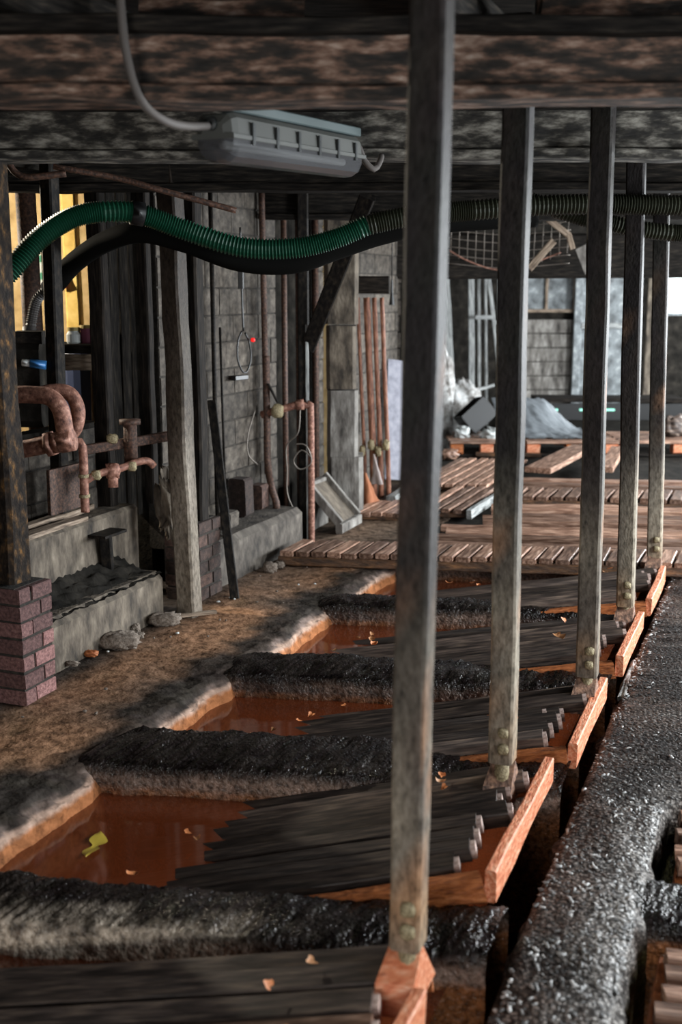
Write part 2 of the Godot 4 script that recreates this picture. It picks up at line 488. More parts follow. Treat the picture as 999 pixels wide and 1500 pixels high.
func make_room() -> void:
	# ground slab under everything
	var o := beam(self, "ground", P(-2.5, -0.65, -2.5), P(-2.5, -0.65, 16), 0.2, 16.0, M["dark_render"])
	tag(o, "dark packed ground under the whole building", "ground", "", "structure")
	# ceiling: slab and boards
	var roof := shell("ceiling", "dark boarded ceiling above the pits", "ceiling")
	beam(roof, "ceiling_slab", P(-2.5, 2.62, -2.5), P(-2.5, 2.62, 16), 0.2, 16.0, M["dark_render"])
	for k in 16:
		var z := -2.0 - k * 0.34
		beam(roof, "plank", Vector3(-3.6, 2.49, z), Vector3(4.2, 2.49, z + rng.randf_range(-0.02, 0.02)), 0.04, 0.31, M["ceiling_wood"], 0.006)
	# right wall with its windows (the daylight of the room)
	var w := shell("wall_right", "dark wall on the right with open windows to daylight", "wall")
	beam(w, "wall_base", P(2.6, 0.1, -2.2), P(2.6, 0.1, 15), 1.8, 0.2, M["dark_render"])
	beam(w, "wall_head", P(2.6, 2.25, -2.2), P(2.6, 2.25, 15), 0.55, 0.2, M["dark_render"])
	var gaps := [-2.2, 0.6, 1.9, 3.2, 4.7, 5.9, 7.5, 9.0, 10.8, 12.4, 14.2, 15.0]
	for k in range(0, 12, 2):
		beam(w, "wall_pier", P(2.6, 1.5, gaps[k]), P(2.6, 1.5, gaps[k + 1]), 1.0, 0.2, M["dark_render"])
	# wall behind the camera with a doorway
	var r := shell("wall_rear", "dark wall behind the camera with a doorway", "wall")
	beam(r, "wall_panel", P(-5.2, 0.9, -2.25), P(-1.2, 0.9, -2.25), 3.4, 0.2, M["dark_render"])
	beam(r, "wall_panel", P(0.4, 0.9, -2.25), P(2.7, 0.9, -2.25), 3.4, 0.2, M["dark_render"])
	beam(r, "wall_head", P(-1.2, 2.2, -2.25), P(0.4, 2.2, -2.25), 0.8, 0.2, M["dark_render"])

	# left walkway: brown trodden floor with a rounded, crusted lip over the pits
	var walk := func(s: float, t: float) -> Vector3:
		var v := 1.2 + s * 8.9
		var u: float
		var h: float
		var wob := noise_a.get_noise_2d(v * 6.0, 3.0) * 0.035 + noise_a.get_noise_2d(v * 22.0, 9.0) * 0.008
		if t < 0.72:
			u = lerpf(-3.45, -2.36, t / 0.72)
			h = 0.0
		else:
			var k := (t - 0.72) / 0.28
			var prof := [Vector2(-2.36, 0.0), Vector2(-2.285, 0.0), Vector2(-2.26, -0.008), Vector2(-2.222, -0.035), Vector2(-2.208, -0.052), Vector2(-2.19, -0.13), Vector2(-2.13, -0.56)]
			var i := mini(int(k * 6.0), 5)
			var q: Vector2 = (prof[i] as Vector2).lerp(prof[i + 1], k * 6.0 - i)
			u = q.x + wob * smoothstep(0.0, 0.4, k)
			h = q.y
		var p := P(u, h, v)
		var edge := smoothstep(-2.55, -2.3, u)
		var n := noise_a.get_noise_3d(p.x * 5.0, p.y * 5.0, p.z * 5.0) * 0.012 + noise_a.get_noise_3d(p.x * 22.0, p.y * 22.0, p.z * 22.0) * (0.004 + 0.007 * edge)
		p.y += n + noise_b.get_noise_3d(p.x * 60.0, p.y * 60.0, p.z * 60.0) * (0.002 + 0.005 * edge)
		p.x += n * edge
		return p
	var walk_tint := func(s: float, t: float, p: Vector3) -> Color:
		var u := p.x - SKEW * (1.2 + s * 8.9)
		var v := 1.2 + s * 8.9
		var n := noise_a.get_noise_2d(p.x * 2.2, p.z * 2.2)
		var n2 := noise_a.get_noise_2d(p.x * 9.0 + 5.0, p.z * 9.0)
		var c := Color(0.58, 0.32, 0.185).lerp(Color(0.34, 0.225, 0.16), clampf(0.5 + n * 1.4, 0, 1))
		c = c.lerp(Color(0.42, 0.26, 0.15), clampf(n2 * 1.2 - 0.2, 0, 0.6))
		c = c.lerp(Color(0.085, 0.07, 0.06), smoothstep(-2.72, -3.0, u + n * 0.15))           # darker along the wall
		c = c.lerp(Color(0.05, 0.048, 0.045), smoothstep(-2.54, -2.35, u + n2 * 0.14 + n * 0.12) * 0.92)     # black crust along the pits
		var over := smoothstep(-2.31, -2.25, u)
		c = c.lerp(Color(0.34, 0.255, 0.22).lerp(Color(0.08, 0.065, 0.058), clampf(0.42 + n2 * 2.2, 0, 1)), smoothstep(-0.010, -0.022, p.y + n2 * 0.012) * over)      # pale lip
		c = c.lerp(Color(0.78, 0.54, 0.42), smoothstep(-0.030, -0.040, p.y + n2 * 0.006) * over * 0.9)   # washed arris
		c = c.lerp(Color(0.60, 0.24, 0.10), smoothstep(-0.048, -0.060, p.y + n2 * 0.008) * over)         # stained by the liquid
		if v > 6.2:
			c = c.lerp(Color(0.26, 0.19, 0.14), smoothstep(6.2, 6.8, v) * 0.7)
		return c
	var f := put(self, "floor", sheet(560, 84, walk, walk_tint), M["floor"], Transform3D())
	tag(f, "brown trodden walkway with a crusted pale lip along the pits", "floor", "", "structure")

	# walls between the pits
	var spans := [[2.42, 2.66], [3.36, 3.71], [4.31, 4.61], [5.39, 5.62], [6.35, 6.62]]
	var where := ["nearest pit wall with a pale lumpy front edge", "second pit wall, wet black, between the two pits with open brown liquid", "third pit wall, black and glistening, behind the second liquid pit", "fourth pit wall, black and narrow, before the last framed pit", "last pit wall under the front duckboard"]
	for k in spans.size():
		pit_wall(spans[k][0], spans[k][1], k, where[k])
	# liquids
	var pits := [[1.2, 2.44], [2.64, 3.38], [3.69, 4.33], [4.59, 5.41], [5.60, 6.37]]
	var say := ["dark liquid in the pit at the bottom of the photo", "orange brown liquid with a yellow patch in the pit", "orange brown liquid in the pit behind the second wall", "thin strip of brown liquid in the third framed pit", "dark liquid in the last framed pit before the duckboard"]
	for k in pits.size():
		var a: float = pits[k][0]
		var b: float = pits[k][1]
		var l := put(self, "pit_liquid", sheet(2, 2, func(s: float, t: float) -> Vector3: return P(lerpf(-2.3, -0.70, t), -0.105, lerpf(a, b, s))), M["liquid"], Transform3D())
		tag(l, say[k], "liquid", "", "structure")
	# the right-hand ledge
	ledge()
	# wall between the pits on the far right
	var pw := put(self, "pit_wall", ridge(-0.32, 1.2, 2.66, 2.9, 61, -0.03), M["wet_crust"], Transform3D())
	tag(pw, "short crusted wall between the two pits at the right edge", "pit wall", "", "structure")

# a rounded, lumpy wall along the u axis between v0 and v1
func ridge(u0: float, u1: float, v0: float, v1: float, seed_: int, top: float, pale := 0.0, nu := 230) -> ArrayMesh:
	var w := v1 - v0
	var prof := [Vector2(0.0, -0.55), Vector2(0.0, -0.22), Vector2(0.0, -0.10), Vector2(0.0, -0.05), Vector2(0.010, -0.010), Vector2(0.035, 0.0), Vector2(w * 0.5, 0.008), Vector2(w - 0.035, 0.0), Vector2(w - 0.010, -0.010), Vector2(w, -0.05), Vector2(w, -0.10), Vector2(w, -0.22), Vector2(w, -0.55)]
	var f := func(s: float, t: float) -> Vector3:
		var k := t * (prof.size() - 1)
		var i := mini(int(k), prof.size() - 2)
		var q: Vector2 = (prof[i] as Vector2).lerp(prof[i + 1], k - i)
		var u := lerpf(u0, u1, s)
		var p := P(u, top + q.y - 0.045 * smoothstep(-2.20, -2.42, u), v0 + q.x)
		var o := Vector3(p.x + seed_ * 3.0, p.y, p.z)
		var n := noise_a.get_noise_3d(o.x * 5, o.y * 5, o.z * 5) * 0.013 + noise_a.get_noise_3d(o.x * 18, o.y * 18, o.z * 18) * 0.014 + noise_b.get_noise_3d(o.x * 70, o.y * 70, o.z * 70) * 0.008
		var out := Vector3(0, 1, 0) if q.y > -0.03 else Vector3(0.05, 0.1, 1.0 if q.x < w * 0.5 else -1.0)
		return p + out * n
	var g := func(s: float, t: float, p: Vector3) -> Color:
		var u := lerpf(u0, u1, s)
		var n := noise_a.get_noise_3d(p.x * 6, p.y * 6, p.z * 6)
		var n2 := noise_a.get_noise_3d(p.x * 20 + 3, p.y * 20, p.z * 20)
		var c := Color(0.014, 0.011, 0.010).lerp(Color(0.040, 0.032, 0.029), clampf(0.4 + n2 * 1.5, 0, 1))
		var low := smoothstep(top - 0.02, top - 0.07, p.y + n * 0.02)
		c = c.lerp(Color(0.44, 0.30, 0.235).lerp(Color(0.17, 0.12, 0.10), clampf(0.5 + n * 2.0, 0, 1)), low * 0.85)
		c = c.lerp(Color(0.42, 0.17, 0.07), smoothstep(-0.075, -0.10, p.y + n2 * 0.01))
		if pale > 0.0 and t < 0.5:
			c = c.lerp(Color(0.80, 0.68, 0.55), pale * smoothstep(top + 0.012, top - 0.012, p.y) * clampf(0.75 + n2 * 1.8, 0, 1) * smoothstep(-1.1, -1.5, u))
		return c
	return sheet(nu, 30, f, g)

func pit_wall(v0: float, v1: float, k: int, label: String) -> void:
	var o := put(self, "pit_wall", ridge(-2.50, -0.60, v0, v1, k, 0.012 if k > 0 else 0.0, 1.0 if k == 0 else 0.0), M["wet_crust"], Transform3D())
	tag(o, label, "pit wall", "", "structure")

func ledge() -> void:
	var f := func(s: float, t: float) -> Vector3:
		var v := 1.3 + s * 7.2
		var prof := [Vector2(-0.55, -0.56), Vector2(-0.55, -0.2), Vector2(-0.547, -0.06), Vector2(-0.54, -0.015), Vector2(-0.515, 0.0), Vector2(-0.44, 0.004), Vector2(-0.37, 0.004), Vector2(-0.29, 0.0), Vector2(-0.262, -0.014), Vector2(-0.25, -0.07), Vector2(-0.245, -0.2), Vector2(-0.245, -0.56)]
		var k := t * (prof.size() - 1)
		var i := mini(int(k), prof.size() - 2)
		var q: Vector2 = (prof[i] as Vector2).lerp(prof[i + 1], k - i)
		var wide := smoothstep(3.3, 3.6, v) * smoothstep(-0.5, -0.3, q.x) * 1.6     # beyond the near pits the ledge is a wide floor
		var p := P(q.x + wide, q.y, v)
		var n := noise_a.get_noise_3d(p.x * 4, p.y * 4, p.z * 4) * 0.011 + noise_a.get_noise_3d(p.x * 16, p.y * 16, p.z * 16) * 0.010 + noise_b.get_noise_3d(p.x * 50, p.y * 50, p.z * 50) * 0.0035
		if q.y > -0.03:
			p.y += n
		else:
			p.x += n * (1.0 if q.x > -0.4 else -1.0) + 0.04 * noise_a.get_noise_2d(v * 9.0, 1.0)
		return p
	var g := func(s: float, t: float, p: Vector3) -> Color:
		var v := 1.3 + s * 7.2
		var u := p.x - SKEW * v
		var n := noise_a.get_noise_3d(p.x * 5, p.y * 5, p.z * 5)
		var n2 := noise_a.get_noise_3d(p.x * 26 + 3, p.y * 26, p.z * 26)
		var c := Color(0.11, 0.098, 0.094).lerp(Color(0.32, 0.25, 0.22), clampf(0.5 + n * 1.8, 0, 1))
		c = c.lerp(Color(0.50, 0.48, 0.46), clampf(n2 * 3.0 - 1.0, 0, 0.6))
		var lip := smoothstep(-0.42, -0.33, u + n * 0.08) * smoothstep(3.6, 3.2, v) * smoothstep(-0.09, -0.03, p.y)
		c = c.lerp(Color(0.80, 0.79, 0.78), lip * clampf(0.75 + n2, 0, 1))  # window reflection painted whitish along the right lip
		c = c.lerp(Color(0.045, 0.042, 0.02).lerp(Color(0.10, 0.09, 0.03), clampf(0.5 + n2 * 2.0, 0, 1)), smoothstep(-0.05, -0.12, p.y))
		return c
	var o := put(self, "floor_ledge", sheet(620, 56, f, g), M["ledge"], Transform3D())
	tag(o, "rough dark grey stone ledge with a whitish sheen painted on its right lip, running past the pits", "ledge", "", "structure")
	# pale chips standing in for wet glints on the ledge
	var g2 := RandomNumberGenerator.new()
	g2.seed = 4
	var mm := MultiMesh.new()
	mm.transform_format = MultiMesh.TRANSFORM_3D
	mm.use_colors = true
	mm.mesh = lump(Vector3(0.024, 0.005, 0.013), 3, 0.9, 5)
	var count := 4600
	mm.instance_count = count
	for i in count:
		var s := pow(g2.randf(), 0.75)
		var t := g2.randf_range(0.30, 0.72)
		var dense := noise_a.get_noise_2d(s * 60.0, t * 18.0)
		if dense < -0.12:
			t = g2.randf_range(0.52, 0.70)
		var p: Vector3 = f.call(s * 0.99, t)
		var k := g2.randf_range(0.25, 1.0)
		mm.set_instance_transform(i, Transform3D(Basis(Vector3.UP, g2.randf() * TAU).scaled(Vector3(k, k, k * g2.randf_range(0.5, 1.6))), p))
		var w := lerpf(0.08, 0.55, pow(g2.randf(), 2.0))
		mm.set_instance_color(i, Color(w, w * 0.98, w * 0.95))
	var mi := MultiMeshInstance3D.new()
	mi.name = "glint_chips"
	mi.multimesh = mm
	mi.material_override = M["glint"]
	add_child(mi)
	tag(mi, "pale chips added as wet glints on the rough dark ledge", "glint", "", "stuff")
	# wet lime runs beside the third frame
	var sp := put(self, "lime_run", lump(Vector3(0.05, 0.02, 0.55), 5, 0.5, 12), M["whitewash"], Transform3D(Basis(Vector3.UP, -0.38), P(-0.53, -0.02, 4.55)))
	tag(sp, "white lime crust in the gap beside the orange frame end", "lime crust")

# ------------------------------------------------------------------ pits: tilting frames, posts, leaves
func pit_frame(k: int, v0: float, v1: float, end_v1: float, u_end: float, u_low: float, n: int, bracket_v: float, bracket_u: float, label: String, rng_seed: int) -> void:
	rng.seed = rng_seed
	var base := P(u_end, 0.0, (v0 + v1) / 2.0)
	var t := thing("pit_frame", label, "pit frame", base)
	var hi := 0.045
	var slope: float = [0.13, 0.19, 0.16, 0.13, 0.12][k]
	var H := func(u: float) -> float: return hi - (u_end - u) * slope
	# stained end board, lit side to the right
	beam(t, "end_board", P(u_end, hi + 0.002, v0), P(u_end, hi + 0.002, end_v1), 0.095, 0.034, M["orange_wood"], 0.004)
	# bottom rails under the slats
	beam(t, "front_rail", P(u_end - 0.018, hi - 0.01, v0 + 0.01), P(u_low, (H.call(u_low) as float) - 0.035, v0 + 0.01), 0.075, 0.05, M["rail_wood"], 0.008)
	beam(t, "rear_rail", P(u_end - 0.025, hi - 0.045, v1 - 0.04), P(u_low, (H.call(u_low) as float) - 0.06, v1 - 0.04), 0.05, 0.045, M["rail_wood"], 0.006)
	var pitch := (v1 - v0 - 0.1) / n
	for i in n:
		var v := v0 + 0.085 + pitch * i + rng.randf_range(-0.008, 0.008)
		var ue := u_end - 0.035 - rng.randf_range(0.0, 0.09) - (0.05 if i < n * 0.4 else 0.0)
		var dh := rng.randf_range(-0.014, 0.016) + (0.012 if i % 3 == 0 else 0.0)
		var ul := u_low + rng.randf_range(-0.1, 0.15)
		var lean := rng.randf_range(0.02, 0.30)
		var a := P(ue, (H.call(ue) as float) + dh + 0.03, v)
		var b := P(ul, (H.call(ul) as float) + dh * 0.5, v + rng.randf_range(-0.02, 0.02))
		var thick := rng.randf_range(0.045, 0.058)
		var s := beam(t, "slat", b, a, thick, pitch * rng.randf_range(0.86, 1.0), M["duck3" if k == 0 and i == 4 else "slat%d" % (rng.randi() % 4)], 0.0035, Vector3(0, 1, lean).normalized(), 0.07)
		# pale worn end of the slat
		beam(s, "slat_end", a, a + (a - b).normalized() * 0.016, thick * 0.9, pitch * 0.6, M["end_grain"], 0.0, Vector3(0, 1, lean).normalized())
	# wooden foot block where the post is hung
	var foot := P(bracket_u, hi + 0.0, bracket_v)
	var st := SurfaceTool.new()
	st.begin(Mesh.PRIMITIVE_TRIANGLES)
	st.set_smooth_group(-1)
	var ex := Vector3(1, 0, CROSS).normalized()
	var ez := Vector3(SKEW, 0, -1).normalized()
	var A := []
	for q in [[-0.045, -0.02, -0.075], [0.045, -0.02, -0.075], [0.045, 0.055, -0.06], [-0.045, 0.055, -0.06], [-0.04, 0.02, 0.09], [0.045, -0.02, 0.11], [0.04, 0.115, 0.015], [-0.035, 0.115, 0.015]]:
		A.append(ex * q[0] + Vector3(0, q[1], 0) + ez * q[2])
	quad(st, A[0], A[1], A[2], A[3]); quad(st, A[3], A[2], A[6], A[7]); quad(st, A[1], A[5], A[6], A[2]); quad(st, A[0], A[3], A[7], A[4]); quad(st, A[4], A[7], A[6], A[5]); quad(st, A[0], A[4], A[5], A[1])
	st.generate_normals()
	put(t, "foot_block", st.commit(), M["orange_wood"] if k == 0 else M["foot_wood"], at(foot))

func hanger_post(k: int, foot: Vector3, top: Vector3, w: float, label: String) -> void:
	var t := thing("hanger_post", label, "post", foot)
	var L := foot.distance_to(top)
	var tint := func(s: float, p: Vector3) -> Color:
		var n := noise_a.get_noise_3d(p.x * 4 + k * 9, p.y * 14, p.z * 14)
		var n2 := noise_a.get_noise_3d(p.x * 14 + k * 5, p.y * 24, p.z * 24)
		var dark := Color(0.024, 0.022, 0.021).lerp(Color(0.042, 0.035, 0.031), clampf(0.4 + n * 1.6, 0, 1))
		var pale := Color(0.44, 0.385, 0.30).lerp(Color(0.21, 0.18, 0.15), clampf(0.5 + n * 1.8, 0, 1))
		var c := pale.lerp(dark, smoothstep(0.12, 0.46, s + n * 0.12))  # low front light painted in: foot lighter, tarry wood darker above
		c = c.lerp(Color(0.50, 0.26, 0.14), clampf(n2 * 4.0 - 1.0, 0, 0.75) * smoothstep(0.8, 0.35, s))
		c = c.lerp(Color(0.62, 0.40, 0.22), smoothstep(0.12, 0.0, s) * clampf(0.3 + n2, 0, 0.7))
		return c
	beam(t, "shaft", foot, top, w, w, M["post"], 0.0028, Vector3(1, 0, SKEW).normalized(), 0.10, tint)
	# iron rod and bolts at the foot
	var d := (top - foot).normalized()
	hose(t, "rod", [foot + d * 0.02, foot - Vector3(0, 0.05, 0), foot - Vector3(0, 0.10, 0)], 0.021, M["lime_iron"], 8, 0.05, 0.0, true, 0.028)
	for i in 2:
		var bp := foot + d * (0.055 + 0.055 * i) + Vector3(-0.05, 0, 0.5).normalized() * (w / 2.0 + 0.004)
		put(t, "bolt", lump(Vector3(0.036, 0.036, 0.03), i + k, 0.25, 6), M["lime_iron"], at(bp))

func curled_leaf(p: Vector3, seed_: int, label: String, group: String, size := 1.0) -> void:
	var r := RandomNumberGenerator.new()
	r.seed = seed_
	var a := r.randf() * TAU
	var curl := r.randf_range(1.2, 3.4)
	var L := r.randf_range(0.03, 0.055) * size
	var f := func(s: float, t: float) -> Vector3:
		var g := (s - 0.5) * curl
		var rad := L / curl
		var w := L * 0.28 * sin(PI * clampf(s * 0.86 + 0.07, 0, 1))
		return Vector3(sin(g) * rad, rad * (1.0 - cos(g)) + 0.004 + 0.25 * absf(t - 0.5) * w * 2.0, (t - 0.5) * 2.0 * w + 0.004 * sin(s * 9.0))
	var o := put(self, "curled_leaf", sheet(8, 3, f), M["leaf_orange"] if r.randf() < 0.6 else M["leaf_tan"], Transform3D(Basis(Vector3.UP, a) * Basis(Vector3.RIGHT, r.randf_range(-0.5, 0.9)), p))
	tag(o, label, "leaf", group)

func make_pits() -> void:
	pit_frame(0, 1.62, 2.36, 2.14, -0.68, -2.1, 8, 2.2, -0.735, "wet dark slatted frame with a pinkish foot block under the nearest post", 11)
	pit_frame(1, 2.66, 3.42, 3.42, -0.655, -1.85, 9, 3.22, -0.765, "slatted frame dipping into the pit with the yellow patch, long pale orange end board", 12)
	pit_frame(2, 3.54, 4.22, 4.22, -0.60, -2.0, 8, 4.05, -0.645, "slatted frame with bright orange end board, in the liquid pit behind the second wall", 13)
	pit_frame(3, 4.48, 5.18, 5.18, -0.575, -2.12, 9, 5.1, -0.64, "brown slatted frame with an orange front rail, fourth from the bottom of the photo", 14)
	pit_frame(4, 5.42, 6.1, 6.1, -0.565, -2.12, 8, 6.12, -0.62, "small dark slatted frame just before the front duckboard", 15)
	var feet := [[-0.725, 0.17, 2.2, -0.70, 2.42], [-0.76, 0.175, 3.2, -0.775, 2.42], [-0.64, 0.165, 4.05, -0.68, 2.42], [-0.64, 0.15, 5.1, -0.70, 2.42], [-0.62, 0.14, 6.15, -0.70, 2.42]]
	var say := ["nearest and widest square post, tarry above, with light painted in at its foot", "second square post from the camera, rusty patches at mid height, bolted foot", "third square post from the camera, standing over the bright orange end board", "fourth square post from the camera, thin and dark", "farthest hanging post, standing just before the duckboard at right"]
	for k in 5:
		var q: Array = feet[k]
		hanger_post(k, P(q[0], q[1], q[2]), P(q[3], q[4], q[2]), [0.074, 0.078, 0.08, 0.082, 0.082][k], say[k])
	# curled leaves and bark shavings lying on the frames
	var spots := [
		[[-1.02, 2.12], [-0.95, 2.2], [-0.9, 1.95], [-0.98, 1.8]],
		[[-1.66, 3.0], [-1.72, 3.05], [-0.98, 3.28], [-0.96, 3.22], [-0.93, 3.17], [-0.96, 2.95], [-0.98, 2.88], [-1.9, 2.68], [-1.85, 2.71], [-1.75, 2.8], [-1.02, 3.0]],
		[[-1.75, 3.95], [-1.72, 4.0], [-1.62, 4.08], [-1.9, 3.85], [-1.86, 3.8], [-1.82, 3.88], [-0.98, 4.0], [-0.93, 3.92], [-0.9, 3.88], [-0.95, 3.8], [-0.85, 3.74]],
		[[-1.92, 5.0], [-1.87, 5.05], [-1.83, 4.95], [-1.78, 4.86], [-1.95, 4.8], [-1.72, 5.15], [-1.68, 5.1], [-0.92, 5.0], [-0.9, 4.75], [-0.86, 4.72]],
		[[-1.6, 5.9], [-1.55, 5.85], [-1.75, 5.95], [-0.9, 5.95], [-0.86, 5.9], [-0.84, 5.98]]]
	var names := ["small curled orange leaf on the frame at the bottom of the photo", "small curled orange leaf in the pit with the yellow patch", "small curled orange leaf on the frame with the bright orange end board", "small curled tan leaf on the brown frame with the orange front rail", "small curled tan leaf on the dark frame before the duckboard"]
	var ends := [-0.68, -0.655, -0.60, -0.575, -0.565]
	var slopes := [0.13, 0.19, 0.16, 0.13, 0.12]
	for k in 5:
		for i in spots[k].size():
			var q: Array = spots[k][i]
			var h: float = maxf(0.045 - (ends[k] - q[0]) * slopes[k] + 0.085, -0.103)
			curled_leaf(P(q[0], h, q[1]), k * 40 + i, names[k], "curled leaves, pit %d" % (k + 1))
	# a yellow two-lobed patch on the liquid
	var leaf := func(s: float, t: float) -> Vector3:
		var w := 0.036 * sin(PI * s) * (1.0 - 0.75 * exp(-pow((s - 0.52) * 9.0, 2.0)))
		return Vector3((t - 0.5) * 2.0 * w + 0.008 * sin(s * 5.0), 0.004 + 0.005 * sin(s * 7.0 + t * 2.0), (s - 0.5) * 0.17)
	var yl := put(self, "yellow_patch", sheet(18, 4, leaf), M["patch_yellow"], at(P(-2.0, -0.104, 3.0)))
	tag(yl, "yellow two-lobed patch lying on the orange brown liquid", "leaf")

# slatted panels
func duckboard(called: String, label: String, a: Vector3, along: Vector3, across: Vector3, n: int, slat_w: float, slat_t: float, rails: Array, rail_h: float, mats: String, group := "") -> void:
	# a: near left corner of the top; slats run along 'along', laid side by side over 'across'
	var t := thing(called, label, "duckboard", a - Vector3(0, a.y, 0), group)
	for r in rails:
		var p: Vector3 = a + along * r - Vector3(0, slat_t + rail_h / 2.0, 0)
		beam(t, "rail", p, p + across, rail_h, 0.05, M["rail_dark"], 0.006)
	for i in n:
		var q := a + across * ((i + 0.5) / n) - Vector3(0, slat_t / 2.0 + rng.randf_range(0.0, 0.006), 0) + along.normalized() * rng.randf_range(-0.012, 0.012)
		beam(t, "slat", q, q + along + across.normalized() * rng.randf_range(-0.008, 0.008), slat_t, slat_w, M["%s%d" % [mats, rng.randi() % 4]], 0.003)

func make_duckboards() -> void:
	rng.seed = 31
	var D := Vector3(SKEW, 0, -1)
	duckboard("duckboard", "long pale grey duckboard crossing the whole row at the end of the walkway", P(-2.86, 0.10, 6.17), D * 0.33, P(-0.42, 0, 6.19) - P(-2.86, 0, 6.17), 25, 0.080, 0.035, [0.03, 0.3], 0.055, "duck")
	duckboard("duckboard", "second cross duckboard, brown, behind the long planks", P(-1.98, 0.10, 8.16), D * 0.4, P(-0.3, 0, 8.2) - P(-1.98, 0, 8.16), 15, 0.085, 0.04, [0.03, 0.36], 0.08, "duck")
	duckboard("duckboard", "small duckboard against the concrete pillar on the left", P(-2.98, 0.06, 7.58), D * 0.5, Vector3(0.42, 0, 0.05), 5, 0.075, 0.03, [0.05, 0.45], 0.03, "duck")
	duckboard("duckboard", "duckboard lying lengthwise, nearer of two, with a loose right slat", P(-2.52, 0.08, 7.66), D * 1.0, Vector3(0.36, 0, 0.047), 4, 0.06, 0.03, [0.06, 0.5, 0.92], 0.04, "duck")
	duckboard("duckboard", "duckboard lying lengthwise, farther of two, reaching to the pallets", P(-2.92, 0.08, 8.74), D * 1.45, Vector3(0.66, 0, 0.085), 7, 0.068, 0.03, [0.06, 0.7, 1.4], 0.04, "duck")
	# long planks over the pits beyond the duckboard
	var o: MeshInstance3D
	var rows := [[6.72, 0.02, 0.10], [6.92, 0.03, 0.08], [7.12, 0.02, 0.13], [7.34, 0.0, 0.07], [7.50, 0.03, 0.12], [7.72, 0.02, 0.09], [7.92, 0.04, 0.12]]
	var say := ["long brown plank next behind the long pale duckboard", "long narrow plank, second behind the pale duckboard", "broad long plank, third behind the pale duckboard", "long narrow dark plank, fourth behind the pale duckboard", "broad pale long plank, fifth behind the pale duckboard", "long plank, sixth behind the pale duckboard", "long broad plank in front of the second cross duckboard"]
	for k in rows.size():
		var q: Array = rows[k]
		o = beam(self, "long_plank", P((-2.22 if k < 4 else -2.02) + 0.05 * (k % 3), q[1], q[0]), P(0.3, q[1] + rng.randf_range(-0.01, 0.015), q[0] + rng.randf_range(-0.05, 0.05)), 0.055, q[2], M["duck%d" % ((k * 3) % 4)], 0.006, Vector3(0, 1, 0.12).normalized())
		tag(o, say[k], "plank", "long planks over the far pits")
	o = beam(self, "long_plank", P(-2.1, 0.06, 9.0), P(0.4, 0.06, 9.05), 0.06, 0.14, M["duck1"], 0.006)
	tag(o, "long reddish plank behind the second cross duckboard", "plank", "long planks over the far pits")
	o = beam(self, "long_plank", P(-2.0, 0.05, 8.84), P(0.4, 0.05, 8.86), 0.06, 0.1, M["duck3"], 0.006)
	tag(o, "dark long plank right against the second cross duckboard", "plank", "long planks over the far pits")
	o = beam(self, "loose_plank", P(-1.96, 0.13, 9.22), P(-1.80, 0.16, 10.5), 0.05, 0.24, M["duck1"], 0.005)
	tag(o, "loose broad plank lying slantwise in front of the pallets", "plank")
	o = beam(self, "loose_plank", P(-1.42, 0.12, 9.4), P(-1.45, 0.16, 10.4), 0.05, 0.14, M["duck2"], 0.005)
	tag(o, "short pale loose plank between the third and fourth posts, near the pallets", "plank")
	o = beam(self, "side_slat", P(-2.105, 0.05, 7.62), P(-2.09, 0.05, 8.35), 0.07, 0.04, M["pale_wood"], 0.004)
	tag(o, "pale bluish batten along the right edge of the lengthwise duckboard", "batten")
	o = beam(self, "side_slat", P(-2.2, 0.07, 6.7), P(-2.22, 0.09, 7.0), 0.03, 0.06, M["pale_wood"], 0.004)
	tag(o, "short pale bluish offcut beside the nearest post, behind the duckboard", "batten")
	# floor under the far part
	o = beam(self, "floor_far", P(-1.0, -0.06, 6.6), P(-1.0, -0.06, 15.5), 0.1, 4.6, M["dark_render"])
	tag(o, "dark floor under the far planks and pallets", "floor", "", "structure")
	# frames in the pits at the right edge
	rng.seed = 77
	for k in 2:
		var v0: float = [1.75, 2.93][k]
		var v1: float = [2.62, 3.36][k]
		var n: int = [10, 6][k]
		var t := thing("pit_frame", ["slatted frame of warm brown slats in the bottom right corner", "short stack of brown slats at the right edge, above the crusted wall"][k], "pit frame", P(-0.1, -0.1, v0))
		for i in n:
			var v := lerpf(v0 + 0.04, v1 - 0.04, (i + 0.5) / n)
			var h := -0.055 + rng.randf_range(-0.012, 0.012) + (0.02 if k == 1 else 0.0)
			var u := -0.205 + rng.randf_range(0.0, 0.03) + (0.02 if k == 0 else 0.0)
			beam(t, "slat", P(u, h, v), P(1.1, h - 0.03, v), 0.05, (v1 - v0) / n * 0.72, M["duck%d" % (rng.randi() % 4)], 0.006)
		beam(t, "rail", P(-0.17, -0.11, v0 + 0.03), P(-0.17, -0.11, v1 - 0.03), 0.06, 0.04, M["rail_wood"], 0.005)

# ------------------------------------------------------------------ left wall
func brick_pier(called: String, label: String, u0: float, u1: float, v0: float, v1: float, courses: int, ch: float, split: float) -> void:
	var t := thing(called, label, "brick pier", P((u0 + u1) / 2, 0, v0))
	var L := v1 - v0
	beam(t, "mortar_core", P((u0 + u1) / 2, courses * ch / 2.0 - 0.004, v0 + 0.006), P((u0 + u1) / 2, courses * ch / 2.0 - 0.004, v1 - 0.006), courses * ch, u1 - u0 - 0.012, M["mortar"])
	for c in courses:
		var cut := L * (split if c % 2 == 0 else 1.0 - split)
		for q in [[0.0, cut - 0.006], [cut + 0.006, L]]:
			var mid: float = (u0 + u1) / 2
			beam(t, "brick", P(mid + rng.randf_range(-0.002, 0.002), (c + 0.5) * ch, v0 + q[0]), P(mid, (c + 0.5) * ch, v0 + q[1]), ch - 0.011, u1 - u0, M[("brick%d" if split < 0.38 else "soot_brick%d") % (rng.randi() % 3)], 0.0022, Vector3.UP, 0.06)

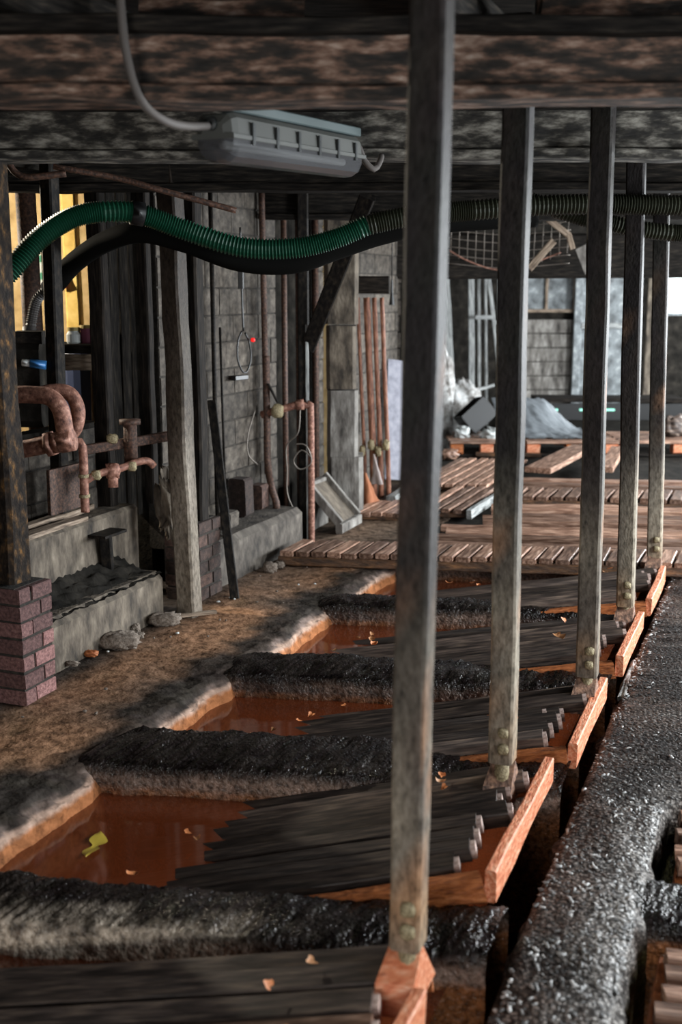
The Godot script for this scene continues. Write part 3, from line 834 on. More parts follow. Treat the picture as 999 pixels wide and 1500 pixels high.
func block_face(wall: Node3D, a: Vector3, along: Vector3, out: Vector3, courses: int, ch: float, bl: float, seed_: int) -> void:
	# courses of concrete blocks proud of a mortar backing, from the lower left corner a
	rng.seed = seed_
	var L := along.length()
	var d := along.normalized()
	beam(wall, "mortar_backing", a + Vector3(0, courses * ch / 2, 0) - out * 0.056, a + along + Vector3(0, courses * ch / 2, 0) - out * 0.056, courses * ch, 0.10, M["mortar"])
	for c in courses:
		var x := -bl * 0.5 * (c % 2)
		while x < L - 0.02:
			var x0 := maxf(x, 0.0) + 0.004
			var x1 := minf(x + bl, L) - 0.004
			if x1 - x0 > 0.03:
				var h := Vector3(0, (c + 0.5) * ch, 0)
				var o := out * (-0.03 + rng.randf_range(-0.003, 0.003))
				beam(wall, "block", a + d * x0 + h + o, a + d * x1 + h + o, ch - 0.008, 0.06, M["block%d" % (rng.randi() % 3)], 0.0, Vector3.UP, 0.08)
			x += bl

func post(called: String, label: String, a: Vector3, b: Vector3, w: float, d: float, mat: String, category := "post", rough := 0.004) -> MeshInstance3D:
	var o := beam(self, called, a, b, w, d, M[mat], rough, Vector3(1, 0, SKEW).normalized())
	tag(o, label, category)
	return o

func make_left_wall() -> void:
	rng.seed = 5
	var out := Vector3(1, 0, SKEW).normalized()      # out of the wall, towards the pits
	var D := Vector3(SKEW, 0, -1)
	var w := shell("wall_left", "blackened left wall of concrete blocks with openings to a yellow side room", "wall")
	beam(w, "wall_panel", P(-3.2, 1.0, -2.2), P(-3.2, 1.0, 3.75), 3.2, 0.2, M["dark_render"])
	beam(w, "wall_head", P(-3.5, 2.38, 3.7), P(-3.5, 2.38, 9.7), 0.3, 0.14, M["dark_render"])
	block_face(w, P(-3.3, 0.2, 5.72), D * 1.42, out, 13, 0.165, 0.36, 41)
	beam(w, "wall_core", P(-3.45, 1.2, 5.76), P(-3.45, 1.2, 8.3), 2.6, 0.1, M["dark_render"])
	beam(w, "recess_panel", P(-3.36, 1.2, 7.1), P(-3.36, 1.2, 7.8), 2.5, 0.04, M["dark_render"])
	block_face(w, P(-3.36, 0.0, 7.95), D * 1.75, out, 14, 0.165, 0.36, 42)
	# cross wall of blocks at the end of the left wall
	block_face(w, P(-4.0, 0.0, 9.62), Vector3(0.88, 0, 0.0), Vector3(0, 0, 1), 14, 0.145, 0.32, 43)
	beam(w, "cross_wall_core", P(-5.2, 1.2, 9.8), P(-3.14, 1.2, 9.8), 2.6, 0.2, M["dark_render"])
	# low block wall below the openings
	block_face(w, P(-3.46, 0.3, 4.0), D * 1.36, out, 4, 0.165, 0.36, 44)
	beam(w, "sill", P(-3.48, 0.97, 4.0), P(-3.48, 0.97, 5.36), 0.03, 0.1, M["dark_render"])
	# dark boards put in for the black void beside the openings
	for k in 5:
		var v := 5.48 + 0.095 * k
		beam(w, "shade_board", P(-3.47, 0.4, v), P(-3.47, 2.4, v), 0.03, 0.088, M["ceiling_wood"], 0.003, out)
	# plinths along the walkway
	var pl := beam(self, "plinth", P(-3.11, 0.10, 4.1), P(-3.11, 0.10, 5.12), 0.28, 0.30, M["stained_concrete"], 0.006)
	tag(pl, "low stained concrete plinth beside the near brick pier", "plinth", "", "structure")
	var up := beam(self, "upstand", P(-3.28, 0.36, 4.05), P(-3.28, 0.36, 5.3), 0.38, 0.16, M["stained_concrete"], 0.006)
	tag(up, "streaked concrete upstand on the plinth below the rusty pipes", "upstand", "", "structure")
	var p2 := beam(self, "plinth", P(-3.125, 0.11, 5.66), P(-3.125, 0.11, 6.78), 0.30, 0.34, M["grey_concrete"], 0.006)
	tag(p2, "grey concrete plinth below the block wall, beside the leaning bar", "plinth", "", "structure")
	var dirt := put(self, "soil", sheet(40, 16, func(s: float, t: float) -> Vector3:
		var v := lerpf(4.12, 5.1, s)
		var q := P(lerpf(-3.21, -2.965, t), 0.235 + 0.09 * (1.0 - t) * (1.0 - t), v)
		q.y += 0.03 * noise_a.get_noise_2d(s * 22.0, t * 9.0) * sin(PI * t) + 0.014 * noise_b.get_noise_2d(s * 60.0, t * 20.0)
		return q), M["dark_render"], Transform3D())
	tag(dirt, "black soil and dirt heaped on the low plinth", "soil", "", "stuff")

	brick_pier("brick_pier", "near brick pier of purple-red bricks under the tarred post at the left edge", -3.05, -2.815, 3.86, 4.05, 7, 0.071, 0.36)
	brick_pier("brick_pier", "greyed brick pier behind the leaning wooden post", -3.12, -2.905, 5.38, 5.60, 6, 0.074, 0.4)
	post("tarred_post", "thick rough tarred post at the left edge, standing on bricks", P(-2.965, 0.5, 3.95), P(-2.965, 2.47, 3.95), 0.20, 0.13, "tar_wood_rough", "post", 0.008)
	post("steel_column", "dark steel column second from the left, in front of the yellow opening", P(-3.355, 0.55, 4.9), P(-3.325, 2.47, 4.9), 0.066, 0.075, "steel_dark", "column", 0.0)
	post("narrow_post", "narrow black post with a pale edge, right of the jars", P(-3.33, 0.55, 5.24), P(-3.33, 2.47, 5.24), 0.09, 0.065, "tar_wood")
	post("narrow_post", "narrow black post between the jars and the leaning wooden post", P(-3.30, 0.5, 5.6), P(-3.30, 2.47, 5.6), 0.06, 0.06, "tar_wood")
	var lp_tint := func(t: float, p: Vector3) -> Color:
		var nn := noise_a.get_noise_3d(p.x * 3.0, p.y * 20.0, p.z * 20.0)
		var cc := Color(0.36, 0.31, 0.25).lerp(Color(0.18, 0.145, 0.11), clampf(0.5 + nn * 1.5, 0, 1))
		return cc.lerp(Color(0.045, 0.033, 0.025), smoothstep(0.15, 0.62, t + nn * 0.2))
	var lpost := beam(self, "leaning_post", P(-2.855, -0.01, 5.15), P(-2.965, 2.47, 5.26), 0.105, 0.105, M["post"], 0.006, Vector3(1, 0, SKEW).normalized(), 0.1, lp_tint)
	tag(lpost, "weathered timber post leaning to the left, pale at its foot on the walkway", "post")
	post("dark_post", "black timber post standing on the greyed brick pier", P(-2.965, 0.44, 5.47), P(-2.965, 2.47, 5.47), 0.09, 0.09, "tar_wood")
	var bar := beam(self, "leaning_bar", P(-3.08, 1.05, 5.85), P(-2.765, 0.0, 5.45), 0.05, 0.03, M["steel_dark"], 0.0015, Vector3(1, 0, 0))
	tag(bar, "black flat bar leaning on the block wall beside the greyed brick pier", "bar")
	var pk := beam(self, "ledge_plank", P(-3.2, 0.565, 4.2), P(-3.22, 0.565, 4.86), 0.022, 0.07, M["grey_wood"], 0.003)
	tag(pk, "pale plank end lying on the streaked concrete upstand", "plank")
	pk = beam(self, "ledge_plank", P(-3.32, 0.565, 4.1), P(-3.34, 0.57, 5.1), 0.03, 0.06, M["grey_wood"], 0.004)
	tag(pk, "long grey plank lying behind the pale plank on the upstand", "plank")
	# rubble on the walkway
	var st := [[-2.90, 0.03, 4.60, 0.20, 0.075, 0.13, "broken grey mortar lump below the low plinth, larger of two"], [-2.88, 0.03, 4.96, 0.16, 0.06, 0.1, "flat grey mortar lump near the foot of the leaning wooden post"], [-2.93, 0.02, 4.44, 0.06, 0.03, 0.04, "small orange brick chip beside the larger mortar lump"], [-2.93, 0.02, 4.30, 0.06, 0.025, 0.03, "small pale chip near the brick pier"], [-2.95, 0.02, 4.82, 0.05, 0.05, 0.05, "small grey stone between the two mortar lumps"], [-2.87, 0.02, 4.72, 0.05, 0.03, 0.04, "small flat stone right of the larger mortar lump"], [-2.85, 0.025, 6.05, 0.09, 0.06, 0.07, "pale rubble stone at the foot of the grey concrete plinth"], [-2.83, 0.02, 6.14, 0.05, 0.04, 0.05, "small pale stone beside the rubble at the grey plinth"]]
	for k in st.size():
		var q: Array = st[k]
		var o := put(self, "rubble_stone", lump(Vector3(q[3], q[4], q[5]), k + 3, 0.38, 12), M["rubble"] if k != 2 else M["rail_wood"], at(P(q[0], q[1], q[2])))
		tag(o, q[6], "stone", "rubble along the left wall")
	var lath := beam(self, "lath", P(-2.90, 0.02, 5.02), P(-2.72, 0.015, 5.16), 0.015, 0.035, M["grey_wood"], 0.002)
	tag(lath, "thin grey lath lying at the foot of the leaning wooden post", "lath")
	var sh := put(self, "shell_chip", lump(Vector3(0.035, 0.05, 0.03), 9, 0.2, 8), M["white_plastic"], at(P(-2.99, 0.27, 4.2)))
	tag(sh, "round white chip on the soil of the low plinth", "chip")
	for k in 26:
		var u := rng.randf_range(-2.9, -2.45)
		var v := rng.randf_range(3.5, 6.3)
		var o := put(self, "floor_chip", lump(Vector3(rng.randf_range(0.008, 0.022), 0.008, rng.randf_range(0.008, 0.022)), k, 0.5, 4), M["rubble"] if k % 3 else M["white_plastic"], at(P(u, 0.008, v)))
		tag(o, "tiny pale chip lying on the brown walkway", "chip", "tiny chips on the walkway")

	pipes_left()
	# block wall fittings
	var cd := hose(self, "conduit", [P(-3.26, 0.25, 6.23), P(-3.26, 2.3, 6.23)], 0.014, M["steel_dark"], 8, 0.1, 0.0, true)
	tag(cd, "thin dark conduit down the block wall, left of the red light", "pipe")
	cd = hose(self, "conduit", [P(-3.26, 0.45, 6.9), P(-3.25, 1.2, 6.87), P(-3.26, 2.3, 6.87)], 0.021, M["rust_dark"], 10, 0.1)
	tag(cd, "brown vertical pipe right of the red light on the block wall", "pipe")
	cd = hose(self, "conduit", [P(-3.26, 0.45, 6.33), P(-3.26, 1.45, 6.31)], 0.008, M["steel_dark"], 8, 0.1, 0.0, true)
	tag(cd, "short thin rod beside the dark conduit on the block wall", "pipe")
	# pull switch with a red light
	var sw := thing("pull_switch", "hanging pull switch with a small red light on the block wall", "switch", P(-3.22, 1.18, 6.52))
	hose(sw, "cord", [P(-3.22, 2.05, 6.5), P(-3.22, 1.6, 6.51), P(-3.22, 1.42, 6.52)], 0.007, M["black_plastic"], 6, 0.05)
	beam(sw, "weight", P(-3.22, 1.68, 6.5), P(-3.22, 1.80, 6.5), 0.035, 0.035, M["black_plastic"], 0.0, Vector3(1, 0, 0))
	put(sw, "red_light", lump(Vector3(0.028, 0.026, 0.028), 2, 0.0, 8), M["red_light"], at(P(-3.17, 1.365, 6.54)))
	hose(sw, "loop", [P(-3.22, 1.42, 6.5), P(-3.23, 1.36, 6.47), P(-3.23, 1.25, 6.46), P(-3.22, 1.17, 6.5), P(-3.21, 1.17, 6.54), P(-3.2, 1.25, 6.57), P(-3.2, 1.35, 6.55), P(-3.21, 1.41, 6.52)], 0.006, M["black_plastic"], 6, 0.02)
	beam(sw, "bracket", P(-3.26, 1.13, 6.46), P(-3.24, 1.13, 6.58), 0.03, 0.04, M["black_plastic"])
	# odd blocks on the grey plinth
	var ob := [[-3.1, 6.0, 0.10, 0.10, 0.09, "block1", "small grey stone block on the grey concrete plinth"], [-3.2, 6.36, 0.1, 0.24, 0.12, "soot_brick2", "dark upright brick block on the grey concrete plinth"], [-3.2, 6.6, 0.1, 0.16, 0.1, "soot_brick1", "brown block under the bent hose on the plinth"]]
	for q in ob:
		var o := beam(self, "loose_block", P(q[0], 0.265 + q[3] / 2.0, q[1]), P(q[0], 0.265 + q[3] / 2.0, q[1] + q[2]), q[3], q[4], M[q[5]], 0.003)
		tag(o, q[6], "block")
	var stub := hose(self, "pipe_stub", [P(-3.0, 0.255, 5.83), P(-3.0, 0.37, 5.83)], 0.02, M["rust_dark"], 10, 0.1, 0.0, true)
	tag(stub, "short rusty pipe stub standing on the grey concrete plinth", "pipe")

	# steel column with brace, valve pipe and wires at the end of the plinth
	var sc := thing("braced_column", "dark steel column with a diagonal brace up to the ceiling, end of the grey plinth", "column", P(-3.02, 0.0, 6.95))
	beam(sc, "shaft", P(-3.03, -0.02, 6.95), P(-3.03, 2.47, 6.95), 0.075, 0.09, M["steel_dark"], 0.001, Vector3(1, 0, 0))
	beam(sc, "edge_strip", P(-2.985, -0.02, 6.9), P(-2.985, 1.45, 6.9), 0.02, 0.02, M["pale_wood"], 0.001, Vector3(1, 0, 0))
	beam(sc, "brace", P(-3.0, 1.30, 6.95), P(-2.40, 2.22, 6.4), 0.07, 0.10, M["steel_dark"], 0.001, Vector3(0, 0, 1))
	var vp := thing("valve_pipe", "rusty pipe with a cross branch and valve on the dark steel column", "pipe", P(-2.95, 0.0, 6.86))
	hose(vp, "pipe", [P(-2.945, -0.01, 6.86), P(-2.945, 0.86, 6.86), P(-2.96, 0.92, 6.86), P(-3.02, 0.93, 6.84)], 0.023, M["rust"], 10, 0.04)
	hose(vp, "branch", [P(-3.02, 0.93, 6.84), P(-3.16, 0.89, 6.82), P(-3.26, 0.86, 6.83)], 0.026, M["rust"], 10, 0.05)
	hose(vp, "collar", [P(-2.985, 0.93, 6.85), P(-3.035, 0.925, 6.84)], 0.036, M["rust"], 8, 0.05, 0.0, true)
	put(vp, "valve", lump(Vector3(0.08, 0.09, 0.08), 3, 0.2, 8), M["lime_iron"], at(P(-3.14, 0.89, 6.80)))
	beam(vp, "handle", P(-3.14, 0.95, 6.8), P(-3.2, 1.07, 6.8), 0.012, 0.03, M["steel_dark"])
	var bh := hose(self, "bent_hose", [P(-3.22, 1.25, 6.82), P(-3.22, 0.85, 6.82), P(-3.21, 0.55, 6.80), P(-3.14, 0.40, 6.70), P(-3.1, 0.30, 6.68), P(-3.1, 0.26, 6.68)], 0.024, M["rust_dark"], 10, 0.03)
	tag(bh, "dark bent hose curling down onto the grey concrete plinth", "hose")
	var wr := [["thin pale wire dangling from the valve pipe", [P(-2.99, 0.9, 6.8), P(-3.0, 0.75, 6.79), P(-3.08, 0.66, 6.8), P(-3.07, 0.5, 6.78), P(-3.06, 0.34, 6.76), P(-2.99, 0.2, 6.74), P(-2.96, 0.12, 6.73)]], ["dark wire looped round the valve pipe at half height", [P(-2.93, 0.58, 6.83), P(-2.99, 0.63, 6.82), P(-3.04, 0.56, 6.81), P(-3.0, 0.5, 6.82), P(-2.93, 0.55, 6.83), P(-2.96, 0.66, 6.82), P(-3.03, 0.67, 6.81)]], ["thin wire hanging in a bow beside the bent hose", [P(-3.26, 0.9, 6.74), P(-3.27, 0.75, 6.66), P(-3.26, 0.62, 6.64), P(-3.22, 0.55, 6.68)]]]
	for q in wr:
		var o := hose(self, "loose_wire", q[1], 0.005, M["wire"], 6, 0.02)
		tag(o, q[0], "wire")
	# brown pipes in the recess
	for k in 4:
		var v := 7.2 + 0.13 * k
		var o := hose(self, "riser_pipe", [P(-3.27 + 0.05 * (k % 2), 0.02, v), P(-3.27 + 0.05 * (k % 2), 2.3, v)], [0.02, 0.03, 0.018, 0.024][k], M[["rust_dark", "rust_dark", "steel_dark", "rust_dark"][k]], 10, 0.3, 0.0, true)
		tag(o, ["thin brown riser pipe, first in the dark recess beside the braced column", "thickest brown riser pipe in the dark recess, second from the braced column", "thinnest dark riser pipe in the recess, third from the braced column", "brown riser pipe in the recess, right against the concrete pillar"][k], "pipe", "riser pipes in the recess")
	# pillar
	var pt := thing("pillar", "pale streaked concrete pillar between the recess and the rusty pipes", "pillar", P(-3.1, 0, 7.75), "", "structure")
	beam(pt, "pillar_foot", P(-3.08, -0.02, 7.78), P(-3.08, 0.46, 7.78), 0.27, 0.3, M["pale_concrete"], 0.004, Vector3(1, 0, 0))
	beam(pt, "pillar_middle", P(-3.10, 0.46, 7.78), P(-3.10, 0.95, 7.78), 0.23, 0.27, M["pale_concrete"], 0.003, Vector3(1, 0, 0))
	beam(pt, "pillar_upper", P(-3.11, 0.96, 7.78), P(-3.11, 1.42, 7.78), 0.22, 0.27, M["stained_concrete"], 0.003, Vector3(1, 0, 0))
	beam(pt, "pillar_head", P(-3.11, 1.43, 7.78), P(-3.11, 2.47, 7.78), 0.25, 0.27, M["stained_concrete"], 0.003, Vector3(1, 0, 0))
	# concrete chute
	var ch := thing("concrete_chute", "sloping concrete chute with raised pale edges at the end of the left wall", "chute", P(-3.0, 0, 7.3))
	var c0 := P(-3.10, 0.33, 7.28); var c1 := P(-2.83, 0.05, 7.22)
	beam(ch, "bed", c0, c1, 0.03, 0.34, M["stained_concrete"], 0.002, Vector3(0, 1, 0))
	for s in [-1, 1]:
		var e: Vector3 = Vector3(SKEW, 0, -1).normalized() * (0.17 * s)
		beam(ch, "edge", c0 + e + Vector3(0, 0.03, 0), c1 + e + Vector3(0, 0.03, 0), 0.06, 0.035, M["pale_concrete"], 0.002)
	beam(ch, "lip", c1 + Vector3(-SKEW, 0, 1).normalized() * 0.19 + Vector3(0, 0.0, 0), c1 + Vector3(SKEW, 0, -1).normalized() * 0.19, 0.07, 0.05, M["pale_concrete"], 0.002)
	beam(ch, "back", c0 + Vector3(-SKEW, 0, 1).normalized() * 0.19 - Vector3(0, 0.16, 0), c0 + Vector3(SKEW, 0, -1).normalized() * 0.19 - Vector3(0, 0.16, 0), 0.36, 0.05, M["pale_concrete"], 0.002)
	# rusty pipes beyond the pillar
	for k in 4:
		var u: float = [-3.19, -3.12, -3.06, -3.0][k]
		var o := thing("rusty_pipe", ["rusty pipe right behind the concrete pillar", "thick orange rusty pipe, second behind the pillar", "thin rusty pipe, third behind the pillar", "rusty pipe with a flange, beside the leaning grey sheet"][k], "pipe", P(u, 0, 8.4))
		var r: float = [0.016, 0.028, 0.02, 0.018][k]
		hose(o, "pipe", [P(u - 0.03, 1.62, 8.38), P(u - 0.01, 1.0, 8.4), P(u + 0.02, 0.4, 8.4)], r, M["rust_streak"], 10, 0.1)
		hose(o, "lower_pipe", [P(u + 0.02, 0.4, 8.4), P(u + 0.045, 0.02, 8.36)], r * 1.1, M["rust_streak"], 10, 0.1, 0.0, true)
		put(o, "valve", lump(Vector3(0.05, 0.08, 0.06), k, 0.5, 8), M["lime_iron"], at(P(u + 0.015, 0.40 + 0.05 * (k % 2), 8.37)))
	var bx := beam(self, "pipe_box", P(-3.24, 1.72, 8.4), P(-2.98, 1.72, 8.4), 0.14, 0.12, M["tar_wood"], 0.004)
	tag(bx, "dark wooden box on the wall where the rusty pipes end", "box")
	# leaning sheet and rags
	var ls := beam(self, "leaning_sheet", P(-3.14, 0.02, 9.2), P(-3.20, 1.06, 9.42), 0.012, 0.36, M["grey_sheet"], 0.0, Vector3(0.5, 0, 0.85))
	tag(ls, "pale bluish grey sheet leaning on the wall left of the nearest post", "sheet")
	rag("rag", "orange brown rag heaped below the rusty pipes", P(-2.99, 0.02, 8.02), 0.17, 0.26, "tan_cloth", 3)
	rag("rag", "pale rag hung over the rusty pipes above the orange rag", P(-3.02, 0.15, 8.28), 0.10, 0.24, "pale_cloth", 5)
	var bt := beam(self, "leaning_batten", P(-2.9, 0.03, 8.25), P(-2.86, 0.08, 8.68), 0.05, 0.08, M["pale_wood"], 0.003)
	tag(bt, "bluish batten lying at the foot of the leaning grey sheet", "batten")

func rag(called: String, label: String, p: Vector3, w: float, h: float, mat: String, seed_: int) -> void:
	var f := func(s: float, t: float) -> Vector3:
		var a := s * TAU
		var k := 1.0 - t
		var fold := 1.0 + 0.35 * sin(a * 3.0 + seed_) * t + 0.3 * noise_a.get_noise_2d(s * 20.0 + seed_ * 5, t * 8.0)
		return Vector3(cos(a) * w * 0.5 * (0.12 + 0.88 * t) * fold + k * k * -0.03, h * pow(k, 1.3), sin(a) * w * 0.42 * (0.12 + 0.88 * t) * fold)
	tag(put(self, called, sheet(28, 10, f), M[mat], at(p)), label, "rag")

func pipes_left() -> void:
	# rusty return bends in front of the low block wall
	var v := 4.55
	var a := thing("bend_pipe", "thick rusty pipe with a return bend and union nut, left of the steel column", "pipe", P(-3.2, 0.95, v))
	hose(a, "upper_run", [P(-3.5, 1.19, v), P(-3.30, 1.2, v), P(-3.22, 1.2, v), P(-3.14, 1.19, v), P(-3.095, 1.14, v), P(-3.08, 1.06, v), P(-3.075, 0.99, v)], 0.040, M["rust"], 14, 0.02)
	hose(a, "lower_run", [P(-3.385, 0.935, v), P(-3.25, 0.955, v), P(-3.12, 0.985, v), P(-3.05, 0.998, v)], 0.041, M["rust"], 14, 0.04)
	for q in [[-3.15, 0.977, 0.062], [-3.115, 0.985, 0.054]]:
		hose(a, "union_nut", [P(q[0] - 0.012, q[1] - 0.003, v), P(q[0] + 0.014, q[1] + 0.003, v)], q[2], M["rust"], 6, 0.05, 0.0, true)
	hose(a, "tee_body", [P(-3.10, 0.988, v), P(-3.04, 1.0, v)], 0.054, M["rust"], 14, 0.05, 0.0, true)
	var b := thing("bend_pipe", "thick rusty return bend right of the steel column", "pipe", P(-3.2, 0.95, 4.8))
	hose(b, "bend", [P(-3.34, 1.18, 4.72), P(-3.26, 1.20, 4.76), P(-3.20, 1.185, 4.78), P(-3.165, 1.12, 4.78), P(-3.17, 1.05, 4.78), P(-3.20, 0.995, 4.78), P(-3.26, 0.965, 4.76), P(-3.34, 0.95, 4.72)], 0.034, M["rust"], 14, 0.02)
	var c := thing("drain_pipe", "thin rusty pipe with valve and taps dropping in front of the low block wall", "pipe", P(-3.2, 0.6, 4.85))
	hose(c, "drop", [P(-3.3, 0.94, 4.8), P(-3.22, 0.945, 4.83), P(-3.19, 0.92, 4.84), P(-3.19, 0.7, 4.84), P(-3.19, 0.60, 4.84)], 0.022, M["rust"], 10, 0.03)
	hose(c, "branch", [P(-3.19, 0.75, 4.84), P(-3.14, 0.785, 4.88), P(-3.08, 0.80, 4.96), P(-3.04, 0.82, 5.03), P(-3.01, 0.82, 5.08), P(-2.99, 0.79, 5.10)], 0.019, M["rust"], 10, 0.03)
	put(c, "valve", lump(Vector3(0.07, 0.08, 0.07), 4, 0.3, 8), M["rust"], at(P(-3.1, 0.79, 4.93)))
	hose(c, "tap", [P(-3.1, 0.79, 4.93), P(-3.095, 0.71, 4.92)], 0.025, M["rust"], 8, 0.05, 0.0, true)
	for q in [[-3.19, 0.78, 4.84], [-3.19, 0.68, 4.84]]:
		hose(c, "ring", [P(q[0], q[1] - 0.008, q[2]), P(q[0], q[1] + 0.008, q[2])], 0.027, M["lime_iron"], 10, 0.05, 0.0, true)
	for q in [[-3.145, 0.78, 4.87], [-3.045, 0.805, 5.0]]:
		put(c, "nut", lump(Vector3(0.05, 0.05, 0.05), 7, 0.2, 6), M["lime_iron"], at(P(q[0], q[1], q[2])))
	var d := thing("purple_valve", "purplish iron valve on a flat rail behind the thin rusty pipe", "valve", P(-3.12, 0.9, 5.15))
	beam(d, "rail", P(-3.3, 0.88, 5.0), P(-2.95, 0.93, 5.3), 0.05, 0.03, M["rust_dark"], 0.002)
	hose(d, "body", [P(-3.12, 1.02, 5.12), P(-3.12, 0.8, 5.12)], 0.035, M["rust_dark"], 12, 0.05, 0.0, true)
	hose(d, "flange", [P(-3.12, 1.0, 5.12), P(-3.12, 1.025, 5.12)], 0.055, M["rust_dark"], 12, 0.05, 0.0, true)
	put(d, "nut", lump(Vector3(0.06, 0.05, 0.05), 7, 0.2, 6), M["lime_iron"], at(P(-3.19, 0.93, 5.08)))
	var e := beam(self, "iron_plate", P(-3.3, 0.60, 4.86), P(-3.3, 0.82, 4.86), 0.02, 0.26, M["rust_dark"], 0.002, Vector3(1, 0, SKEW).normalized())
	tag(e, "dark rusty plate fixed behind the thin rusty pipe", "plate")
	var g := put(self, "lime_clump", lump(Vector3(0.1, 0.3, 0.1), 21, 0.8, 14), M["stained_concrete"], at(P(-3.05, 0.56, 5.32)))
	tag(g, "pale encrusted clump dripping from the end of the upstand", "crust")
	var fl := thing("iron_bracket", "dark iron bracket with a flat top against the streaked upstand", "bracket", P(-3.15, 0.24, 4.95))
	beam(fl, "top_plate", P(-3.16, 0.47, 4.86), P(-3.16, 0.47, 5.04), 0.015, 0.12, M["steel_dark"])
	beam(fl, "leg", P(-3.17, 0.24, 4.97), P(-3.16, 0.47, 4.94), 0.06, 0.05, M["steel_dark"], 0.002, Vector3(1, 0, 0))

# ------------------------------------------------------------------ side room
func make_side_room() -> void:
	var r := shell("wall_side_room", "yellow lit walls of the side room behind the left posts", "wall")
	beam(r, "back_panel", Vector3(-7.2, 1.2, -8.55), Vector3(-0.1, 1.2, -8.55), 2.8, 0.1, M["yellow_wall"])
	beam(r, "far_panel", Vector3(-7.2, 1.2, -3.3), Vector3(-7.2, 1.2, -8.6), 2.8, 0.1, M["yellow_wall"])
	beam(r, "front_panel", Vector3(-7.2, 1.2, -3.45), Vector3(-1.75, 1.2, -3.45), 2.8, 0.1, M["dark_render"])
	var o := beam(self, "floor_side_room", Vector3(-7.2, -0.05, -6.0), Vector3(-1.75, -0.05, -6.0), 0.1, 5.0, M["dark_render"])
	tag(o, "dark floor of the side room", "floor", "", "structure")
	var q := beam(self, "yellow_pillar", Vector3(-1.895, 0, -7.9), Vector3(-1.895, 2.47, -7.9), 0.10, 0.12, M["yellow_paint"], 0.002, Vector3(1, 0, 0))
	tag(q, "bright yellow painted pillar in the side room above the jars", "pillar")
	q = hose(self, "stove_pipe", [Vector3(-1.625, 0.6, -5.85), Vector3(-1.63, 2.47, -5.85)], 0.052, M["rust_dark"], 16, 0.1, 0.0, true)
	tag(q, "thick purplish brown vertical pipe in the side room behind the green hose", "pipe")
	q = beam(self, "wall_box", Vector3(-2.27, 2.02, -8.47), Vector3(-2.17, 2.02, -8.47), 0.13, 0.05, M["card"])
	tag(q, "small pale square box on the yellow wall", "box")
	q = beam(self, "wall_notice", Vector3(-2.33, 1.85, -8.49), Vector3(-2.27, 1.85, -8.49), 0.26, 0.004, M["white_plastic"])
	tag(q, "narrow white notice on the yellow wall beside the brown pipe", "notice")
	for k in 2:
		beam(q, "green_band", Vector3(-2.33, 1.78 + 0.13 * k, -8.486), Vector3(-2.27, 1.78 + 0.13 * k, -8.486), 0.05, 0.004, M["green_paper"])
	q = beam(self, "red_rag", Vector3(-1.985, 1.72, -7.8), Vector3(-1.935, 1.74, -7.8), 0.10, 0.02, M["red_paper"], 0.004)
	tag(q, "small red rag hanging at the yellow pillar", "rag")
	# bench with jars
	var t := thing("work_bench", "dark topped wooden bench in the side room carrying the jars", "bench", Vector3(-1.6, 0, -6.3))
	beam(t, "top", Vector3(-1.95, 1.355, -6.2), Vector3(-1.31, 1.355, -6.2), 0.05, 0.4, M["tar_wood"], 0.003)
	beam(t, "apron", Vector3(-1.6, 1.28, -6.05), Vector3(-1.34, 1.28, -6.05), 0.09, 0.03, M["grey_wood"], 0.002)
	for x in [-1.56, -1.36]:
		beam(t, "leg", Vector3(x, 0, -6.08), Vector3(x, 1.33, -6.08), 0.05, 0.05, M["grey_wood"], 0.002, Vector3(1, 0, 0))
	var j := thing("jar", "white glass jar with a tan lid on the bench in the yellow opening", "jar", Vector3(-1.475, 1.38, -6.1))
	put(j, "body", lathe([Vector2(0.0, 0.0), Vector2(0.034, 0.0), Vector2(0.04, 0.01), Vector2(0.04, 0.05), Vector2(0.03, 0.066), Vector2(0.03, 0.08)]), M["white_plastic"], at(Vector3(-1.475, 1.38, -6.1)))
	put(j, "lid", lathe([Vector2(0.033, 0.066), Vector2(0.034, 0.085), Vector2(0.0, 0.086)]), M["lid"], at(Vector3(-1.475, 1.384, -6.1)))
	j = thing("tub", "pink tub with a tan lid beside the white jar", "tub", Vector3(-1.40, 1.38, -6.13))
	put(j, "body", lathe([Vector2(0.0, 0.0), Vector2(0.042, 0.0), Vector2(0.046, 0.085)]), M["pink_tub"], at(Vector3(-1.40, 1.38, -6.13)))
	put(j, "lid", lathe([Vector2(0.049, 0.083), Vector2(0.049, 0.10), Vector2(0.0, 0.102)]), M["lid"], at(Vector3(-1.40, 1.38, -6.13)))
	var b := thing("barrel", "dark blue plastic barrel standing under the bench", "barrel", Vector3(-1.58, 0.02, -6.85))
	put(b, "body", lathe([Vector2(0.0, 0.0), Vector2(0.19, 0.0), Vector2(0.2, 0.03), Vector2(0.2, 0.3), Vector2(0.207, 0.32), Vector2(0.2, 0.34), Vector2(0.2, 0.8), Vector2(0.207, 0.82), Vector2(0.2, 0.84), Vector2(0.195, 1.22), Vector2(0.16, 1.30), Vector2(0.0, 1.31)], 28), M["blue_plastic"], at(Vector3(-1.58, 0.02, -6.85)))
	# dark machine with fittings
	var m := thing("pump_housing", "dark machine housing behind the rusty pipes, below the grey hose", "machine", Vector3(-1.55, 0.9, -5.4))
	beam(m, "housing", Vector3(-1.85, 1.21, -5.5), Vector3(-1.47, 1.21, -5.5), 0.42, 0.3, M["dark_render"], 0.004)
	beam(m, "cap", Vector3(-1.6, 1.44, -5.45), Vector3(-1.45, 1.44, -5.45), 0.06, 0.2, M["steel_dark"])
	hose(m, "neck", [Vector3(-1.57, 1.40, -5.55), Vector3(-1.57, 1.48, -5.58)], 0.035, M["grey_hose"], 12, 0.05, 0.0, true)
